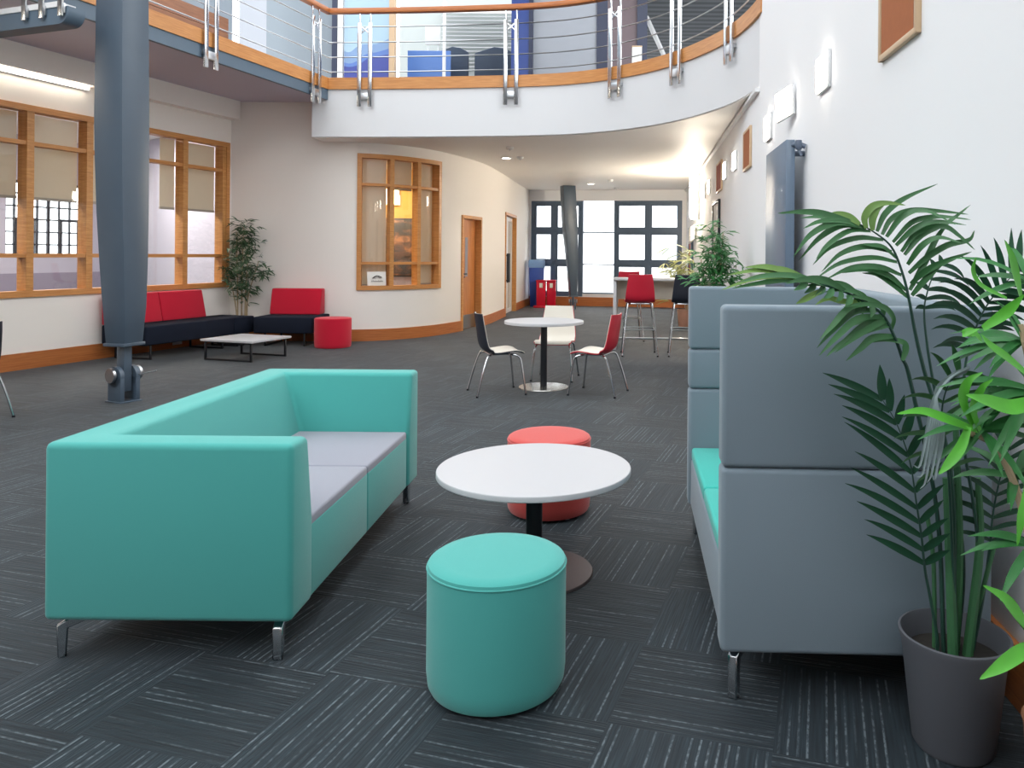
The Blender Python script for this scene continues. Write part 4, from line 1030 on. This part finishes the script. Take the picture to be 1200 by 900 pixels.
# two explicit feather leaves: blades listed as points (column, row) on a 4x grid over the plant, with depth
def zq(x, y, d): return at(860+x/4, 210+y/4, d)-PO
def listed(name, rach, pet, blades, d0, mt, w, bow=.06, wide=()):
    mb = MB(); rn = random.Random(len(blades))
    for k, bl_ in enumerate(blades):
        n_ = len(bl_)-1; dz = rn.uniform(-bow, bow)
        pts = [zq(x, y, d0(x)+dz*(i/n_)) for i, (x, y) in enumerate(bl_)]
        ribbon(mb, catmull(pts, 5), w*rn.uniform(.9, 1.15), Vector((rn.uniform(-.3, .3), -1, rn.uniform(.1, .8))), .3)
    fr = mb.build(name, mt, pm, ang=80)
    P_ = catmull([PO-PO+Vector(p) for p in pet]+[zq(x, y, d0(x)) for x, y in rach], 7); k = len(P_)
    MB().tube(P_, [.0062*(1.1-.8*i/(k-1)) for i in range(k)], 6).build('rachis', M['stemdark'], fr)
listed('frond', [(820, 560), (790, 440), (740, 320), (660, 250), (580, 205)], [(.0, 0, .27), at(1115, 560, 2.27)-PO, zq(890, 890, 2.26), zq(850, 720, 2.25)], [
    [(590,215),(480,180),(390,158),(300,154),(205,160)], [(590,215),(500,187),(400,178),(310,182)], [(600,222),(500,195),(400,200),(325,232)], [(600,225),(480,205),(360,260),(278,365)],
    [(620,235),(510,215),(400,275),(305,380)], [(640,245),(540,245),(440,310),(385,375)], [(700,285),(580,276),(450,320),(370,402)], [(740,340),(620,315),(500,350),(410,435)],
    [(765,390),(650,370),(500,395),(385,465)], [(785,450),(680,412),(550,415),(430,470)], [(805,520),(720,450),(620,425),(500,440)], [(815,555),(750,500),(670,450),(600,440)], [(760,370),(700,320),(640,310),(600,303)],
    [(670,245),(710,160),(800,90),(955,22)], [(695,260),(740,185),(830,148),(960,150),(1100,165)], [(715,270),(790,175),(900,150),(1040,215)],
    [(745,295),(830,205),(920,180),(1000,178),(1110,190)], [(760,310),(850,230),(950,200),(1090,215)], [(785,340),(860,250),(980,222),(1060,270),(1130,332)], [(800,355),(880,265),(1000,205),(1110,120)],
    [(815,400),(880,315),(960,275),(1070,300)], [(820,440),(900,370),(1000,310),(1100,285),(1128,240)], [(830,490),(900,430),(1000,382),(1115,340)], [(825,520),(890,400),(955,270),(1030,170)], [(835,545),(900,470),(970,400),(1060,360)]],
    lambda x: 2.24-.10*abs(x-800)/500, M['palm'], .009)
mb = MB()
for bl_ in ([(620,230),(612,180),(650,128),(720,112),(805,122)], [(650,240),(648,190),(670,145),(705,122)], [(590,212),(540,178),(480,165),(430,172)]):
    ribbon(mb, catmull([zq(x, y, 2.19) for x, y in bl_], 5), .011, Vector((0, -1, .3)))
mb.build('young_leaflets', M['palmlight'], pm, label='pale new leaflets')
# left arching frond
listed('frond', [(755, 745), (700, 640), (620, 580), (500, 520), (350, 478), (230, 440), (110, 416)], [(-.03, 0, .27), at(1098, 600, 2.3)-PO, zq(830, 960, 2.27), zq(790, 840, 2.25)], [
    [(752,735),(650,745),(590,795),(525,852)], [(745,705),(690,665),(600,670),(510,700)], [(735,685),(610,715),(500,775),(432,832)], [(705,645),(580,655),(480,740),(398,828)], [(670,615),(560,622),(470,700),(388,792)],
    [(630,588),(540,605),(460,690),(400,755)], [(690,635),(600,690),(540,740),(470,790)], [(720,660),(650,690),(570,740),(470,815)], [(790,850),(805,800),(790,765),(720,755),(640,765)],
    [(740,700),(745,650),(700,600),(600,585),(510,600)], [(700,640),(690,600),(620,560),(520,548)], [(620,580),(600,545),(520,520),(420,530)],
    [(640,590),(650,620),(640,650)], [(600,570),(610,600),(600,635)], [(570,555),(575,590),(560,625)], [(540,540),(540,570),(520,600)], [(500,520),(500,550),(480,575)], [(460,508),(450,540),(420,560)], [(420,498),(410,525),(380,548)], [(380,488),(365,515),(330,535)],
    [(340,478),(320,505),(280,522)], [(600,560),(520,500),(420,490),(330,500)], [(520,522),(430,475),(330,470),(240,490)],
    [(500,515),(400,482),(250,472),(100,492),(-10,512)], [(430,500),(300,458),(150,455),(20,485)]],
    lambda x: 2.22-.16*max(0, 755-x)/650, M['palm'], .0095)
mb = MB()
for bl_ in ([(350,480),(220,438),(100,428),(-30,450)], [(300,460),(200,422),(130,411),(50,413)], [(280,465),(180,455),(80,470),(-60,520)], [(350,470),(250,430),(170,420),(90,432)], [(600,578),(500,572),(440,560),(380,590)], [(410,520),(340,560),(290,585)]):
    ribbon(mb, catmull([zq(x, y, 2.22-.16*max(0, 755-x)/650) for x, y in bl_], 5), .0095, Vector((0, -1, .6)))
mb.build('young_leaflets', M['palmlight'], pm, label='pale tip leaflets')
# small curled frond behind, right frond, low dark frond
frond(pm, [at(1083, 366, 2.33), at(1086, 345, 2.33), at(1094, 322, 2.34), at(1106, 306, 2.35)], [PO+Vector((.02, .02, .27)), at(1128, 640, 2.31), at(1094, 450, 2.33), at(1086, 400, 2.33)], 6, .13, .008, (.2, -1, .2), M['palmdark'], PO, droop=1.2, a0=70, a1=50, sides=(1, .35), seedv=8)
frond(pm, [at(1134, 412, 2.18), at(1142, 388, 2.16), at(1154, 362, 2.14), at(1172, 338, 2.1), at(1198, 312, 2.06)], [PO+Vector((.04, 0, .27)), at(1146, 640, 2.28), at(1126, 500, 2.22), at(1129, 450, 2.2)], 13, .17, .0095, (.2, -.7, .7), M['palmdark'], PO, droop=1.0, a0=72, a1=40, sides=(.75, 1), seedv=11)
frond(pm, [at(1084, 668, 2.26), at(1080, 630, 2.24), at(1074, 590, 2.22), at(1066, 540, 2.2), at(1050, 495, 2.18), at(1030, 462, 2.17)], [PO+Vector((-.05, .0, .27)), at(1098, 745, 2.28), at(1090, 700, 2.27)], 12, .24, .0125, (-.3, -1, .2), M['palmdark'], PO, droop=.3, a0=52, a1=26, sides=(.5, 1), seedv=14, prof=lambda q: .55+.4*math.sin(PI*(.2+.6*q)))
frond(pm, [at(1160, 640, 2.3), at(1164, 600, 2.3), at(1172, 560, 2.28), at(1184, 520, 2.25)], [PO+Vector((.06, .01, .27)), at(1152, 700, 2.3)], 9, .16, .0085, (.1, -1, .3), M['palmdark'], PO, droop=.6, a0=70, a1=40, seedv=17)
frond(pm, [at(1112, 560, 2.2), at(1106, 520, 2.17), at(1104, 480, 2.14), at(1112, 450, 2.1), at(1128, 432, 2.07)], [PO+Vector((.0, -.02, .27)), at(1116, 640, 2.25)], 8, .15, .0085, (0, -1, .2), M['palm'], PO, droop=.9, a0=70, a1=45, seedv=21)
# withered frond hanging
mb = MB()
for k in range(7):
    dx = k*3.5
    pts = [(1136-dx*.2, 430+k, 2.05), (1112-dx*.4, 442+k, 2.02), (1094-dx*.2+k, 468, 2.0), (1086+dx*.9, 505, 1.99), (1078+dx*1.0, 545+(k % 3)*8, 1.99), (1070+dx*1.15, 545+(k*7 % 5)*7, 1.99)]
    ribbon(mb, [q-PO for q in catmull([at(*p) for p in pts], 4)], .0055, Vector((0, -1, .2)), .5)
mb.build('withered_leaflets', M['withered'], pm, label='grey withered leaflets')

# bright broad-leaved plant at the right edge, its pot just out of frame
DO = Vector((1.175, 1.92, 0))
dp = thing('potted_dracaena', 'bright green broad-leaved cane plant at the right edge of view', 'plant', DO)
MB().lathe([(0, 0), (.09, 0), (.1, .01), (.118, .27), (.122, .28), (.113, .28), (.11, .24), (0, .235)], 40).build('pot', M['basket'], dp)
MB().lathe([(0, .246), (.111, .24)], 32).build('soil', M['soil'], dp)
for pts in ([Vector((0, 0, .24)), at(1222, 700, 1.93)-DO, at(1204, 620, 1.94)-DO, at(1186, 560, 1.96)-DO, at(1162, 520, 1.98)-DO, at(1130, 505, 1.98)-DO], [Vector((.02, .02, .24)), at(1240, 640, 1.9)-DO, at(1216, 480, 1.92)-DO, at(1196, 380, 1.94)-DO]):
    P_ = catmull(pts, 5); MB().tube(P_, [.014-.007*k/(len(P_)-1) for k in range(len(P_))], 8).build('cane', M['bark'], dp)
LV = [  # bright, near leaves: base ... tip (column, row, depth) and half width
 ((1145, 505, 1.95), (1110, 492, 1.9), (1080, 482, 1.88), (1051, 485, 1.86), .013), ((1135, 500, 1.93), (1125, 525, 1.9), (1110, 545, 1.88), (1100, 556, 1.87), .013),
 ((1215, 468, 1.85), (1185, 478, 1.8), (1155, 470, 1.78), (1132, 463, 1.76), .02), ((1140, 500, 1.95), (1128, 470, 1.93), (1134, 448, 1.92), (1152, 436, 1.9), .013),
 ((1205, 440, 1.85), (1180, 420, 1.82), (1160, 405, 1.8), (1150, 392, 1.79), .013), ((1150, 400, 1.82), (1140, 390, 1.8), (1130, 392, 1.79), (1148, 385, 1.78), .012),
 ((1196, 350, 1.85), (1190, 325, 1.82), (1184, 300, 1.8), (1177, 281, 1.79), .014), ((1180, 350, 1.88), (1150, 335, 1.86), (1140, 318, 1.85), (1144, 301, 1.84), .008),
 ((1152, 385, 1.85), (1175, 370, 1.82), (1188, 358, 1.8), (1200, 345, 1.78), .014), ((1205, 740, 1.8), (1190, 718, 1.78), (1175, 700, 1.77), (1152, 686, 1.76), .016),
 ((1215, 755, 1.8), (1195, 765, 1.77), (1170, 782, 1.75), (1148, 796, 1.74), .017), ((1210, 745, 1.8), (1200, 730, 1.78), (1186, 716, 1.77), (1178, 710, 1.76), .013),
 ((1205, 560, 1.86), (1202, 590, 1.84), (1196, 610, 1.83), (1192, 640, 1.83), .013), ((1148, 505, 1.95), (1140, 480, 1.93), (1150, 456, 1.9), (1164, 444, 1.88), .011)]
mb = MB()
for a, b, c, d, w in LV: ribbon(mb, [q-DO for q in catmull([at(*a), at(*b), at(*c), at(*d)], 6)], w, Vector((0, -.8, .6)), .3)
mb.build('foliage', M['bright'], dp, ang=80, label='bright green leaves')
rnd = random.Random(33); mb = MB()
for cx_, cy_, d_, cnt, ln in ((1150, 505, 1.99, 12, .2), (1200, 400, 1.96, 22, .24), (1205, 330, 1.98, 12, .2), (1190, 560, 2.0, 16, .2), (1215, 460, 1.93, 18, .24), (1210, 640, 1.95, 12, .18), (1180, 470, 2.02, 14, .18)):
    b = at(cx_, cy_, d_)
    for k in range(cnt):
        a = rnd.uniform(0, 2*PI); d = Vector((math.cos(a), .5*math.sin(a), rnd.uniform(-.35, .75))).normalized(); l = ln*rnd.uniform(.6, 1.05)
        if b.x+d.x*l > 1.29: d.x = -abs(d.x)
        pts = []; pos = b-DO
        for s in range(7): pts.append(pos.copy()); d = (d+G*.13*rnd.uniform(.5, 1.3)).normalized(); pos = pos+d*l/6
        ribbon(mb, pts, .011*rnd.uniform(.8, 1.2), Vector((0, -.6, .8)), .3)
mb.build('foliage', M['mid'], dp, ang=80, label='darker green leaves')

def bushy(name, label, loc, pot_mt, pot_r, pot_h, stems, zones, leaf, mt, stem_mt, seedv, group=None, box=(-9, 9, -9, 9)):
    """leafy indoor tree: pot, soil, canes and one foliage mesh with many lance leaves"""
    rnd = random.Random(seedv); t = thing(name, label, 'plant', loc, 0, group)
    MB().lathe([(0, 0), (pot_r*.8, 0), (pot_r*.82, .01), (pot_r, pot_h-.02), (pot_r, pot_h), (pot_r-.012, pot_h), (pot_r-.02, pot_h-.05), (0, pot_h-.055)], 36).build('pot', pot_mt, t)
    MB().lathe([(0, pot_h-.04), (pot_r-.02, pot_h-.046)], 28).build('soil', M['soil'], t)
    for x, y, tx, ty, z in stems:
        P_ = catmull([(x, y, pot_h-.05), (x*.7+tx*.3, y*.7+ty*.3, pot_h+(z-pot_h)*.45), (tx, ty, z)], 6)
        MB().tube(P_, [.013-.008*k/(len(P_)-1) for k in range(len(P_))], 7).build('stem', stem_mt, t)
    mb = MB(); ln, w, per = leaf
    for (cx_, cy_, cz_, rr, cnt) in zones:
        for k in range(cnt):
            c = Vector((cx_+rnd.gauss(0, rr*.45), cy_+rnd.gauss(0, rr*.35), cz_+rnd.gauss(0, rr*.5)))
            a = rnd.uniform(0, 2*PI); base = Vector((math.cos(a), math.sin(a), rnd.uniform(-.2, .5)))
            for q in range(per):
                d = (base+Vector((rnd.uniform(-.7, .7), rnd.uniform(-.7, .7), rnd.uniform(-.5, .4)))).normalized(); l = ln*rnd.uniform(.6, 1.2); pos = c+base*.02*q; pts = []
                for s in range(5): pts.append(pos.copy()); d = (d+G*.14).normalized(); pos = pos+d*l/4
                if any(p.x < box[0] or p.x > box[1] or p.y < box[2] or p.y > box[3] for p in pts): continue
                ribbon(mb, pts, w*rnd.uniform(.7, 1.2), Vector((rnd.uniform(-.4, .4), -.5, .8)), .25)
    mb.build('foliage', mt, t, ang=80)
    return t
bushy('potted_bamboo', 'tall bushy bamboo plant in the corner behind the navy corner seat', (-5.9, 12.29, 0), M['pot'], .13, .3,
      [(-.05, 0, -.08, 0, 1.75), (.0, .02, .02, .02, 1.85), (.06, 0, .12, .0, 1.6), (.03, .05, .3, -.05, 1.3), (-.03, -.04, -.22, -.04, 1.2), (.08, .03, .1, .03, 1.1)],
      [(-.05, 0, 1.72, .2, 34), (.06, 0, 1.8, .14, 16), (.13, 0, 1.55, .2, 20), (-.02, 0, 1.45, .24, 44), (.02, 0, 1.2, .26, 46), (-.24, -.04, 1.15, .16, 18), (.36, -.05, 1.2, .14, 14), (.2, 0, 1.05, .2, 24), (-.05, 0, .95, .24, 34), (.05, 0, .75, .22, 20)], (.15, .011, 4), M['bamboo'], M['bark'], 4, box=(-.3, .9, -.5, .17))
bushy('potted_fig', 'bushy green indoor tree beyond the grey booth by right wall', (1.18, 8.7, 0), M['pot'], .17, .32,
      [(0, 0, .0, 0, 1.6), (.03, .02, .1, .02, 1.7), (-.03, 0, -.15, 0, 1.4)],
      [(.02, 0, 1.66, .13, 22), (.04, 0, 1.52, .18, 44), (.1, 0, 1.36, .2, 40), (-.03, 0, 1.34, .2, 34), (.02, 0, 1.2, .22, 40), (-.15, 0, 1.18, .14, 18), (.16, 0, 1.2, .14, 20)], (.13, .010, 4), M['mid'], M['bark'], 5, box=(-.42, .36, -.5, .6))
bushy('potted_fern', 'pale feathery potted plant in terracotta pot near the far brown door', (1.55, 15.6, 0), M['terracotta'], .18, .34,
      [(0, 0, -.05, 0, 1.0), (.03, 0, .1, 0, 1.2)],
      [(0, 0, 1.3, .3, 20), (-.15, 0, 1.15, .3, 24), (.05, 0, 1.0, .3, 26), (-.2, 0, .9, .3, 20)], (.32, .014, 3), mat('pale_olive_leaf', (150, 158, 88), .5, var=.3, vscale=8), M['bark'], 6, box=(-.75, .26, -.6, .6))

# ------------------------------------------------------------------ light, camera, colour
W = bpy.data.worlds.new('World'); SC.world = W; W.use_nodes = True
bg = W.node_tree.nodes['Background']; bg.inputs['Color'].default_value = (.93, .97, 1, 1); bg.inputs['Strength'].default_value = 2.75

cam = bpy.data.cameras.new('Camera'); co = bpy.data.objects.new('Camera', cam); COL.objects.link(co)
co.location = (0, 0, EYE); co.rotation_euler = (math.radians(90), -.0085, 0)
cam.sensor_width = 36; cam.lens = 27; cam.sensor_fit = 'HORIZONTAL'
cam.shift_x = -(715-600)/1200; cam.shift_y = -(450-298)/1200; cam.clip_end = 200; cam.clip_start = .05
SC.camera = co
SC.view_settings.view_transform = 'Standard'; SC.view_settings.look = 'None'; SC.view_settings.gamma = 1
SC.view_settings.use_curve_mapping = False; SC.view_settings.exposure = .55
SC.cycles.max_bounces = 10; SC.cycles.diffuse_bounces = 7; SC.cycles.use_denoising = True; SC.cycles.transparent_max_bounces = 12
SC.cycles.sample_clamp_indirect = 6
